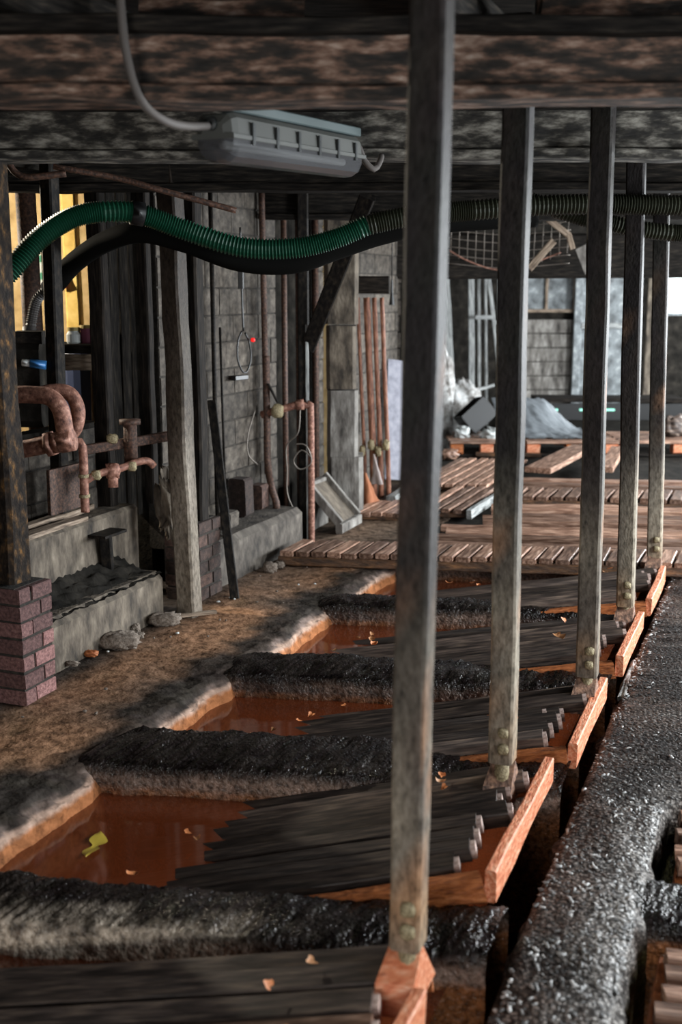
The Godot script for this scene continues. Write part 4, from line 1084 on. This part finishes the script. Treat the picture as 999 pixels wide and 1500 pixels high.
	var cl := thing("hose_coupling", "white and bright blue hose coupling on the dark machine", "coupling", Vector3(-1.48, 1.31, -5.3))
	hose(cl, "white_end", [Vector3(-1.535, 1.325, -5.3), Vector3(-1.495, 1.322, -5.3)], 0.018, M["white_plastic"], 10, 0.05, 0.0, true)
	hose(cl, "blue_sleeve", [Vector3(-1.495, 1.322, -5.3), Vector3(-1.42, 1.312, -5.3)], 0.022, M["bright_blue"], 10, 0.05, 0.0, true)
	# lamp of the side room
	var lp := thing("bulb_lamp", "bare warm bulb hanging in the side room", "lamp", Vector3(-3.4, 2.2, -6.6))
	hose(lp, "flex", [Vector3(-3.4, 2.5, -6.6), Vector3(-3.4, 2.22, -6.6)], 0.006, M["black_plastic"], 6, 0.1, 0.0, true)
	put(lp, "bulb", lump(Vector3(0.08, 0.1, 0.08), 1, 0.0, 10), M["warm_bulb"], at(Vector3(-3.4, 2.16, -6.6)))
	var l := OmniLight3D.new()
	l.name = "bulb_light"
	l.position = Vector3(-3.4, 2.16, -6.6)
	l.light_color = Color(1.0, 0.95, 0.86)
	l.light_energy = WARM
	l.light_size = 0.04
	l.omni_range = 20.0
	l.omni_attenuation = 2.0
	l.shadow_enabled = true
	add_child(l)

# ------------------------------------------------------------------ under the ceiling
func ceiling_beam(label: String, z: float, low: float, high: float, x0: float, x1: float, mat: String, tilt := 0.0) -> void:
	var t := thing("ceiling_beam", label, "beam", Vector3((x0 + x1) / 2, low, z), "", "structure")
	beam(t, "web", Vector3(x0, (low + high) / 2 + 0.02, z), Vector3(x1, (low + high) / 2 + 0.02 + tilt, z), high - low - 0.04, 0.07, M[mat], 0.010)
	beam(t, "lower_flange", Vector3(x0, low + 0.022, z + 0.01), Vector3(x1, low + 0.022 + tilt, z + 0.01), 0.036, 0.14, M[mat], 0.007)
	beam(t, "upper_flange", Vector3(x0, high, z + 0.01), Vector3(x1, high + tilt, z + 0.01), 0.04, 0.14, M["ceiling_wood"], 0.007)

func make_overhead() -> void:
	rng.seed = 9
	ceiling_beam("nearest ceiling beam with peeling pale and brown crust", -2.98, 2.125, 2.31, -2.6, 3.2, "peeling")
	ceiling_beam("second ceiling beam with a grey peeling flange, right behind the lamp", -4.32, 2.13, 2.33, -2.4, 3.6, "peeling_grey", 0.02)
	ceiling_beam("third ceiling beam, black, above the hoses", -5.6, 2.14, 2.36, -2.0, 4.0, "ceiling_wood")
	ceiling_beam("fourth ceiling beam, black, over the front duckboard", -7.4, 2.12, 2.36, -1.2, 4.6, "ceiling_wood")
	var o := beam(self, "header_beam", Vector3(0.3, 1.98, -10.2), Vector3(5.2, 2.0, -10.2), 0.40, 0.2, M["ceiling_wood"], 0.006)
	tag(o, "deep black header beam across the far opening", "beam", "", "structure")
	for q in [[-0.55, -0.1, 2.40, -3.25, "pale timber block above the near beam, beside the hanging cable"], [0.55, 1.6, 2.42, -3.25, "brown timber block above the near beam, right of the nearest post"]]:
		o = beam(self, "ceiling_block", Vector3(q[0], q[2], q[3]), Vector3(q[1], q[2], q[3]), 0.09, 0.1, M["peeling"], 0.006)
		tag(o, q[4], "timber block")
	# dark joists seen under the ceiling, along the row
	for k in 5:
		var u := -3.0 + 1.05 * k
		o = beam(self, "joist", P(u, 2.42, 2.4), P(u, 2.42, 9.8), 0.12, 0.07, M["ceiling_wood"], 0.006)
		tag(o, "dark ceiling joist running along the row of pits", "joist", "joists under the ceiling", "structure")

	# fluorescent lamp
	var a := Vector3(-0.355, 2.078, -3.16)
	var b := Vector3(0.028, 2.128, -4.08)
	var t := thing("batten_lamp", "grey plastic batten lamp with a clear cover and clips, switched off", "lamp", (a + b) / 2)
	var x := run(a, b)
	var L := a.distance_to(b)
	var prof_body := [Vector2(-0.062, 0.0), Vector2(-0.058, 0.048), Vector2(-0.045, 0.062), Vector2(0.045, 0.062), Vector2(0.058, 0.048), Vector2(0.062, 0.0)]
	var prof_cover := [Vector2(-0.063, -0.002), Vector2(-0.062, -0.028), Vector2(-0.05, -0.055), Vector2(-0.028, -0.068), Vector2(0.0, -0.072), Vector2(0.028, -0.068), Vector2(0.05, -0.055), Vector2(0.062, -0.028), Vector2(0.063, -0.002)]
	put(t, "housing", shell_profile(prof_body, L), M["lamp_body"], x)
	put(t, "cover", shell_profile(prof_cover, L * 0.995), M["lamp_cover"], x)
	beam(t, "seam", a - Vector3(0, 0.002, 0), b - Vector3(0, 0.002, 0), 0.014, 0.134, M["lamp_body"])
	for k in 6:
		var s := 0.12 + 0.156 * k
		for side in [-1, 1]:
			var p: Vector3 = a.lerp(b, s) + x.basis.z * (0.066 * side)
			beam(t, "clip", p + Vector3(0, -0.02, 0), p + Vector3(0, 0.04, 0), 0.008, 0.016, M["clip"], 0.0, x.basis.z)
	hose(t, "tube_lamp", [a.lerp(b, 0.06) - Vector3(0, 0.02, 0), a.lerp(b, 0.94) - Vector3(0, 0.02, 0)], 0.013, M["white_plastic"], 10, 0.1, 0.0, true)
	put(t, "end_gland", lathe([Vector2(0, 0), Vector2(0.018, 0), Vector2(0.018, 0.012), Vector2(0.010, 0.014), Vector2(0.0, 0.010)], 14), M["clip"], Transform3D(Basis(x.basis.z, -x.basis.x, x.basis.y).orthonormalized(), a + x.basis.y * 0.03 + x.basis.z * -0.0))
	o = beam(self, "lamp_rail", a + Vector3(-0.02, 0.085, 0.03), b + Vector3(0.02, 0.085, 0), 0.03, 0.05, M["lamp_bracket"])
	tag(o, "bluish metal rail that carries the batten lamp", "rail")
	o = hose(self, "lamp_cable", [Vector3(-0.54, 2.44, -2.85), Vector3(-0.535, 2.32, -2.85), Vector3(-0.53, 2.24, -2.86), Vector3(-0.515, 2.16, -2.88), Vector3(-0.49, 2.11, -2.9), Vector3(-0.45, 2.085, -2.95), Vector3(-0.41, 2.085, -3.03), Vector3(-0.365, 2.10, -3.14)], 0.011, M["cable"], 10, 0.02)
	tag(o, "grey cable hanging in a hook shape into the near end of the lamp", "cable")
	o = hose(self, "lamp_cable", [b + Vector3(-0.01, 0.04, 0), Vector3(0.06, 2.175, -4.13), Vector3(0.085, 2.125, -4.14), Vector3(0.12, 2.095, -4.15), Vector3(0.14, 2.12, -4.18), Vector3(0.15, 2.15, -4.22)], 0.011, M["cable"], 10, 0.02)
	tag(o, "short grey cable curling out of the far end of the lamp", "cable")
	# hoses
	o = hose(self, "green_hose", [Vector3(-1.54, 1.60, -4.66), Vector3(-1.40, 1.735, -4.70), Vector3(-1.275, 1.885, -4.78), Vector3(-1.14, 1.975, -4.85), Vector3(-0.99, 2.0, -4.9), Vector3(-0.87, 1.99, -4.95), Vector3(-0.70, 1.93, -5.0), Vector3(-0.45, 1.855, -5.0), Vector3(-0.21, 1.85, -5.0), Vector3(-0.03, 1.89, -5.0), Vector3(0.12, 1.95, -5.0)], 0.047, M["green_hose"], 16, 0.010, 0.2)
	tag(o, "green ribbed hose sagging under the ceiling from the left edge", "hose")
	o = hose(self, "olive_hose", [Vector3(0.12, 1.95, -5.0), Vector3(0.3, 1.985, -5.0), Vector3(0.61, 2.015, -5.02), Vector3(0.91, 2.035, -5.03), Vector3(1.21, 2.04, -5.04), Vector3(1.7, 2.03, -5.05), Vector3(2.6, 2.0, -5.1), Vector3(3.4, 2.05, -5.2), Vector3(4.4, 2.05, -5.3)], 0.047, M["olive_hose"], 16, 0.010, 0.2)
	tag(o, "dark olive ribbed hose going on from the green hose to the right edge", "hose")
	o = hose(self, "hose_joint", [Vector3(-0.915, 1.998, -4.93), Vector3(-0.865, 1.99, -4.95)], 0.052, M["black_plastic"], 14, 0.05, 0.0, true)
	tag(o, "black sleeve round the green hose at the top of its bend", "hose sleeve")
	o = hose(self, "black_hose", [Vector3(-1.46, 1.67, -5.58), Vector3(-1.41, 1.71, -5.55), Vector3(-1.31, 1.80, -5.5), Vector3(-1.13, 1.89, -5.36), Vector3(-0.93, 1.93, -5.22), Vector3(-0.72, 1.885, -5.17), Vector3(-0.47, 1.80, -5.17), Vector3(-0.22, 1.79, -5.17), Vector3(0.0, 1.86, -5.17), Vector3(0.19, 1.92, -5.17), Vector3(0.44, 1.97, -5.17), Vector3(0.9, 2.0, -5.2)], 0.05, M["black_hose"], 14, 0.03)
	tag(o, "smooth black hose arching below and behind the green hose", "hose")
	o = hose(self, "grey_hose", [Vector3(-1.57, 1.47, -5.6), Vector3(-1.56, 1.53, -5.6), Vector3(-1.53, 1.62, -5.6), Vector3(-1.46, 1.68, -5.58)], 0.028, M["grey_hose"], 12, 0.009, 0.15)
	tag(o, "grey ribbed hose rising from the dark machine behind the steel column", "hose")
	o = hose(self, "black_hose", [Vector3(0.9, 2.08, -5.35), Vector3(1.12, 2.01, -5.35), Vector3(1.29, 1.975, -5.35), Vector3(1.45, 1.945, -5.35), Vector3(1.8, 1.92, -5.35), Vector3(2.5, 1.9, -5.4), Vector3(3.3, 1.96, -5.4), Vector3(4.4, 2.0, -5.45)], 0.042, M["olive_hose"], 14, 0.010, 0.2)
	tag(o, "dark ribbed hose drooping to the right edge below the olive hose", "hose")
	o = hose(self, "ceiling_pipe", [Vector3(-1.36, 2.2, -4.62), Vector3(-1.33, 2.14, -4.62), Vector3(-1.28, 2.115, -4.62), Vector3(-1.2, 2.12, -4.62), Vector3(-1.12, 2.13, -4.63)], 0.014, M["rust_dark"], 10, 0.02)
	tag(o, "bent brown pipe end below the second beam at the left", "pipe")
	o = hose(self, "ceiling_pipe", [Vector3(-1.2, 2.17, -4.75), Vector3(-0.95, 2.13, -4.8), Vector3(-0.78, 2.085, -4.8), Vector3(-0.45, 2.0, -4.85)], 0.013, M["rust_dark"], 10, 0.05)
	tag(o, "thin reddish pipe slanting down above the green hose", "pipe")
	# wire panel and loose pieces at the header
	t = thing("wire_panel", "sagging rusty wire mesh panel hung before the far header beam", "wire panel", Vector3(1.4, 2.0, -9.7))
	for k in 15:
		var px := 0.95 + 0.072 * k
		var low := 1.86 + 0.12 * pow(absf((px - 1.42) / 0.5), 1.5)
		hose(t, "wire", [Vector3(px, 2.3, -9.7), Vector3(px, low, -9.72)], 0.004, M["wire"], 5, 0.1, 0.0, true)
	for k in 6:
		hose(t, "wire", [Vector3(0.92, 2.26 - 0.07 * k, -9.7), Vector3(1.42, 2.22 - 0.07 * k, -9.72), Vector3(1.98, 2.26 - 0.07 * k, -9.7)], 0.004, M["wire"], 5, 0.1)
	hose(t, "rim_wire", [Vector3(0.93, 2.02, -9.7), Vector3(1.1, 1.93, -9.71), Vector3(1.32, 1.86, -9.72), Vector3(1.52, 1.865, -9.72), Vector3(1.9, 2.0, -9.7)], 0.007, M["rust"], 6, 0.05)
	for q in [[Vector3(1.74, 2.27, -9.5), Vector3(1.93, 2.13, -9.5), 0.05, "pale bracket slanting down in front of the header, right of the second post"], [Vector3(1.92, 2.14, -9.5), Vector3(1.96, 2.02, -9.5), 0.045, "short bracket end hanging below the slanting bracket"], [Vector3(1.60, 1.86, -9.52), Vector3(1.80, 2.09, -9.5), 0.06, "brown strut rising beside the wire mesh"]]:
		o = beam(self, "bracket_piece", q[0], q[1], 0.03, q[2], M["grey_wood"], 0.003, Vector3(0, 0, 1))
		tag(o, q[3], "bracket")
	o = beam(self, "hanging_flap", Vector3(2.03, 2.04, -9.5), Vector3(2.13, 1.83, -9.52), 0.11, 0.012, M["pale_concrete"], 0.002, Vector3(1, 0.4, 0).normalized())
	tag(o, "pale flap hanging from the header left of the third post", "flap")
	o = beam(self, "white_batten", Vector3(1.2, 2.275, -9.5), Vector3(1.42, 2.265, -9.5), 0.06, 0.08, M["white_plastic"])
	for xx in [1.24, 1.38]:
		hose(o, "hanger", [Vector3(xx, 2.3, -9.5), Vector3(xx, 2.5, -9.5)], 0.006, M["wire"], 6, 0.1, 0.0, true)
	tag(o, "short white batten under the ceiling left of the second post", "batten")
	o = put(self, "glass_bulb", lump(Vector3(0.07, 0.06, 0.06), 2, 0.1, 10), M["white_plastic"], at(Vector3(1.60, 2.255, -9.45)))
	tag(o, "small white bulb right of the second post under the ceiling", "bulb")
	o = put(self, "hanging_tassel", lathe([Vector2(0, 0.2), Vector2(0.008, 0.2), Vector2(0.01, 0.1), Vector2(0.022, 0.0), Vector2(0, 0)], 10), M["black_plastic"], at(Vector3(0.41, 1.56, -9.0)))
	tag(o, "black pull handle hanging left of the nearest post", "pull handle")
	o = hose(self, "pull_string", [Vector3(0.41, 2.45, -9.0), Vector3(0.41, 1.75, -9.0)], 0.005, M["black_plastic"], 6, 0.2, 0.0, true)
	tag(o, "black string that carries the pull handle", "string")

func shell_profile(prof: Array, L: float) -> ArrayMesh:
	var st := SurfaceTool.new()
	st.begin(Mesh.PRIMITIVE_TRIANGLES)
	st.set_smooth_group(-1)
	# ends are drawn in a little so that the lamp is rounded off
	var rings := []
	for q in [[-0.5, 0.55], [-0.485, 0.9], [-0.46, 1.0], [0.46, 1.0], [0.485, 0.9], [0.5, 0.55]]:
		var r := []
		for p in prof:
			r.append(Vector3(q[0] * L, p.y * q[1], p.x * q[1]))
		rings.append(r)
	for i in rings.size() - 1:
		for k in prof.size() - 1:
			quad(st, rings[i][k], rings[i][k + 1], rings[i + 1][k + 1], rings[i + 1][k])
	for i in [0, rings.size() - 1]:
		for k in range(1, prof.size() - 1):
			st.add_vertex(rings[i][0]); st.add_vertex(rings[i][k]); st.add_vertex(rings[i][k + 1])
	st.generate_normals()
	return st.commit()

# ------------------------------------------------------------------ far end
func make_far_end() -> void:
	rng.seed = 15
	var w := shell("wall_back", "far wall of dirty boards and panels with one bright window", "wall")
	beam(w, "wall_panel", Vector3(-1.5, 1.0, -14.7), Vector3(4.25, 1.0, -14.7), 3.4, 0.14, M["dark_render"])
	beam(w, "wall_panel", Vector3(5.3, 1.0, -14.7), Vector3(9.5, 1.0, -14.7), 3.4, 0.14, M["dark_render"])
	beam(w, "wall_panel", Vector3(4.25, 0.35, -14.7), Vector3(5.3, 0.35, -14.7), 2.06, 0.14, M["dark_render"])
	beam(w, "wall_head", Vector3(4.25, 2.32, -14.7), Vector3(5.3, 2.32, -14.7), 0.8, 0.14, M["dark_render"])
	for k in 7:
		beam(w, "wall_board", Vector3(2.3, 0.12 + 0.185 * k, -14.58), Vector3(3.06, 0.12 + 0.185 * k, -14.58), 0.176, 0.05, M["pale_concrete"], 0.004)
	beam(w, "wall_side_panel", P(-4.9, 1.2, 9.6), P(-4.9, 1.2, 15.2), 2.8, 0.16, M["whitewash"])
	var n := thing("window", "bright square window at the right edge of the far wall", "window", Vector3(4.75, 1.38, -14.66), "", "structure")
	n.name = "window_1"
	beam(n, "pane", Vector3(4.27, 1.65, -14.72), Vector3(5.28, 1.65, -14.72), 0.52, 0.01, M["day_pane"])
	for h in [1.385, 1.92]:
		beam(n, "frame", Vector3(4.22, h, -14.64), Vector3(5.32, h, -14.64), 0.035, 0.05, M["door_paint"])
	for xx in [4.25, 5.3]:
		beam(n, "frame", Vector3(xx, 1.39, -14.64), Vector3(xx, 1.91, -14.64), 0.035, 0.05, M["door_paint"], 0.0, Vector3(1, 0, 0))
	window_light("window_glow", Vector3(4.77, 1.65, -14.55), Vector3(4.77, 1.2, -10), Vector2(1.0, 0.5), 0.25)
	# dull upper panes
	var u := thing("window", "dull grey two pane window over the horizontal boards in the far wall", "window", Vector3(2.7, 1.42, -14.6), "", "structure")
	u.name = "window_2"
	for k in 2:
		beam(u, "pane", Vector3(2.34 + 0.37 * k, 1.66, -14.6), Vector3(2.68 + 0.37 * k, 1.66, -14.6), 0.42, 0.02, M["door_paint"])
	for xx in [2.32, 2.69, 3.06]:
		beam(u, "frame", Vector3(xx, 1.44, -14.57), Vector3(xx, 1.9, -14.57), 0.035, 0.05, M["grey_wood"], 0.002, Vector3(1, 0, 0))
	beam(u, "frame", Vector3(2.3, 1.43, -14.56), Vector3(3.08, 1.43, -14.56), 0.04, 0.08, M["grey_wood"], 0.002)
	# door
	var d := thing("door", "grey blue framed door panel with worn white paint between the third and fourth posts", "door", Vector3(3.45, 0.2, -14.5), "", "structure")
	d.name = "door_1"
	beam(d, "panel", Vector3(3.1, 1.1, -14.52), Vector3(3.84, 1.1, -14.52), 1.8, 0.04, M["door_paint"])
	for xx in [3.09, 3.86]:
		beam(d, "stile", Vector3(xx, 0.1, -14.48), Vector3(xx, 2.0, -14.48), 0.1, 0.06, M["door_paint"], 0.002, Vector3(1, 0, 0))
	for h in [0.3, 1.24]:
		beam(d, "door_rail", Vector3(3.14, h, -14.47), Vector3(3.82, h, -14.47), 0.07, 0.06, M["pale_wood"], 0.002)
	var o := beam(self, "wall_strip", Vector3(4.06, 0.3, -14.5), Vector3(4.06, 1.87, -14.5), 0.14, 0.06, M["stained_concrete"], 0.003, Vector3(1, 0, 0))
	tag(o, "pale upright strip of wall between the fourth and fifth posts", "wall strip", "", "structure")
	# leaning poles
	var poles := [
		[Vector3(1.40, 0.0, -13.6), Vector3(1.29, 1.95, -13.9), 0.10, "broad pale board leaning at the left of the far opening"],
		[Vector3(1.22, 0.0, -13.2), Vector3(1.14, 1.95, -13.6), 0.05, "pale board just right of the nearest post, at the far wall"],
		[Vector3(1.66, 0.0, -13.8), Vector3(1.64, 1.95, -14.1), 0.07, "pale pole left of the thin pair in the far corner"],
		[Vector3(1.77, 0.0, -13.9), Vector3(1.74, 1.95, -14.1), 0.035, "first of the thin upright rods in the far corner"],
		[Vector3(1.86, 0.0, -13.9), Vector3(1.82, 1.95, -14.1), 0.03, "second of the thin upright rods in the far corner"],
		[Vector3(2.06, 0.1, -13.7), Vector3(1.84, 1.95, -14.0), 0.045, "rod leaning to the left across the thin uprights"],
		[Vector3(2.03, 0.1, -13.95), Vector3(1.99, 1.95, -14.1), 0.035, "thin upright rod beside the second post, far corner"]]
	for q in poles:
		o = beam(self, "leaning_pole", q[0], q[1], q[2], 0.03, M["pale_wood"], 0.003, Vector3(1, 0, 0))
		tag(o, q[3], "pole", "pale poles in the far corner")
	o = beam(self, "cross_rail", Vector3(1.68, 1.36, -13.85), Vector3(1.90, 1.36, -13.85), 0.05, 0.03, M["pale_wood"], 0.002)
	tag(o, "short pale crosspiece on the upright poles", "rail")
	o = beam(self, "cross_rail", Vector3(1.92, 1.30, -13.9), Vector3(2.1, 1.28, -13.9), 0.05, 0.03, M["pale_wood"], 0.002)
	tag(o, "second short crosspiece, lower and right, on the poles", "rail")
	o = beam(self, "cross_rail", Vector3(1.34, 0.40, -13.4), Vector3(1.9, 0.54, -13.6), 0.035, 0.035, M["pale_wood"], 0.002)
	tag(o, "white rail rising to the right in front of the poles", "rail")
	o = put(self, "whitewashed_stub", lump(Vector3(0.34, 1.3, 0.5), 8, 0.16, 22), M["whitewash"], at(Vector3(1.06, 0.45, -12.0)))
	tag(o, "rough whitewashed wall stub right of the nearest post", "wall stub", "", "structure")
	o = put(self, "whitewashed_stub", lump(Vector3(0.45, 0.8, 0.5), 12, 0.22, 22), M["whitewash"], at(Vector3(1.4, 0.25, -12.8)))
	tag(o, "lower whitewashed heap behind the black crate", "wall stub", "", "structure")
	# pallets along the far edge
	for k in 3:
		var x0: float = [1.13, 1.92, 2.9][k]
		var L: float = [0.76, 0.95, 1.2][k]
		var t := thing("pallet", ["pallet under the black crate, left end of the row", "middle pallet under the grey tarpaulin", "right pallet behind the fourth and fifth posts"][k], "pallet", Vector3(x0 + L / 2, 0, -11.4), "pallets across the far end")
		for j in 3:
			var bxx := x0 + 0.07 + (L - 0.14) * j / 2.0
			for zz in [-11.25, -11.95]:
				beam(t, "block", Vector3(bxx - 0.065, 0.075, zz), Vector3(bxx + 0.065, 0.075, zz), 0.10, 0.12, M["rail_wood"] if (j + k) % 2 == 0 else M["orange_wood"], 0.003)
		for j in 5:
			beam(t, "plank", Vector3(x0, 0.145, -11.24 - 0.18 * j), Vector3(x0 + L, 0.145, -11.24 - 0.18 * j), 0.025, 0.12, M["duck%d" % ((j + k) % 4)], 0.003)
		beam(t, "bottom_plank", Vector3(x0, 0.012, -11.22), Vector3(x0 + L, 0.012, -11.22), 0.022, 0.1, M["tar_wood"], 0.003)
	# black crate tipped on a corner
	var cr := thing("black_crate", "open black plastic crate tipped on its corner at the left of the pallets", "crate", Vector3(1.45, 0.2, -11.7))
	var bb := Basis(Vector3(0, 0, 1), 0.72) * Basis(Vector3.UP, 0.2)
	var cc := Vector3(1.44, 0.37, -11.7)
	for q in [[Vector3(-0.16, 0, 0), Vector3(0.012, 0.24, 0.34)], [Vector3(0.16, 0, 0), Vector3(0.012, 0.24, 0.34)], [Vector3(0, -0.12, 0), Vector3(0.32, 0.012, 0.34)], [Vector3(0, 0, -0.17), Vector3(0.32, 0.24, 0.012)], [Vector3(0, 0, 0.17), Vector3(0.32, 0.24, 0.012)]]:
		var s: Vector3 = q[1]
		put(cr, "panel", board(s.x, s.y, s.z), M["black_plastic"], Transform3D(bb, cc + bb * (q[0] as Vector3)))
	# tarpaulin over the middle pallet
	var tp := func(s: float, t: float) -> Vector3:
		var px := lerpf(1.72, 2.72, s)
		var pz := lerpf(-12.15, -11.3, t)
		var ridge_h := 0.34 * pow(1.0 - t, 1.4) * smoothstep(1.02, 0.5, s + t * 0.3)
		return Vector3(px + 0.1 * (t - 0.5), 0.175 + ridge_h + 0.02 * noise_a.get_noise_2d(s * 14.0, t * 9.0) + 0.012 * noise_b.get_noise_2d(s * 30.0, t * 40.0), pz)
	o = put(self, "tarpaulin", sheet(40, 30, tp), M["tarp"], Transform3D())
	tag(o, "crumpled grey tarpaulin sloping over the middle pallet", "tarpaulin")
	o = put(self, "plastic_bag", lump(Vector3(0.16, 0.12, 0.14), 6, 0.9, 12), M["white_plastic"], at(Vector3(1.58, 0.2, -11.45)))
	tag(o, "crumpled white plastic below the black crate", "plastic bag")
	o = put(self, "plastic_bag", lump(Vector3(0.14, 0.12, 0.12), 16, 0.9, 12), M["white_plastic"], at(Vector3(1.29, 0.21, -11.5)))
	tag(o, "crumpled white plastic left of the black crate", "plastic bag")
	# dark bench with lit slots
	var bn := thing("dark_bench", "long dark bench with teal lit slots below the door panel", "bench", Vector3(3.0, 0, -13.4))
	beam(bn, "top", Vector3(2.35, 0.40, -13.3), Vector3(4.1, 0.40, -13.3), 0.05, 0.5, M["tar_wood"], 0.003)
	beam(bn, "front", Vector3(2.45, 0.26, -13.1), Vector3(4.1, 0.26, -13.1), 0.2, 0.03, M["black_plastic"])
	for q in [[2.86, 2.93], [3.13, 3.28], [2.56, 2.6]]:
		beam(bn, "slot_light", Vector3(q[0], 0.285, -13.08), Vector3(q[1], 0.285, -13.08), 0.025, 0.01, M["slot_light"])
	for xx in [2.5, 4.0]:
		beam(bn, "leg", Vector3(xx, 0.0, -13.3), Vector3(xx, 0.38, -13.3), 0.08, 0.08, M["tar_wood"], 0.0, Vector3(1, 0, 0))
	o = put(self, "wood_offcut", lump(Vector3(0.22, 0.2, 0.15), 4, 0.7, 12), M["slat2"], at(Vector3(3.55, 0.26, -11.6)))
	tag(o, "brown wood offcuts heaped on the right pallet near the right edge", "wood offcut")
	o = put(self, "wood_offcut", lump(Vector3(0.16, 0.1, 0.12), 7, 0.7, 12), M["duck1"], at(Vector3(1.1, 0.05, -11.0)))
	tag(o, "small brown wood offcut at the left end of the pallets", "wood offcut")

func _ready() -> void:
	noise_a.noise_type = FastNoiseLite.TYPE_SIMPLEX_SMOOTH
	noise_a.seed = 7
	noise_a.frequency = 0.35
	noise_a.fractal_octaves = 3
	noise_b.noise_type = FastNoiseLite.TYPE_SIMPLEX
	noise_b.seed = 19
	noise_b.frequency = 0.5
	noise_b.fractal_octaves = 2
	rng.seed = 1
	make_view()
	lights()
	make_materials()
	make_room()
	make_left_wall()
	make_side_room()
	make_pits()
	make_duckboards()
	make_overhead()
	make_far_end()
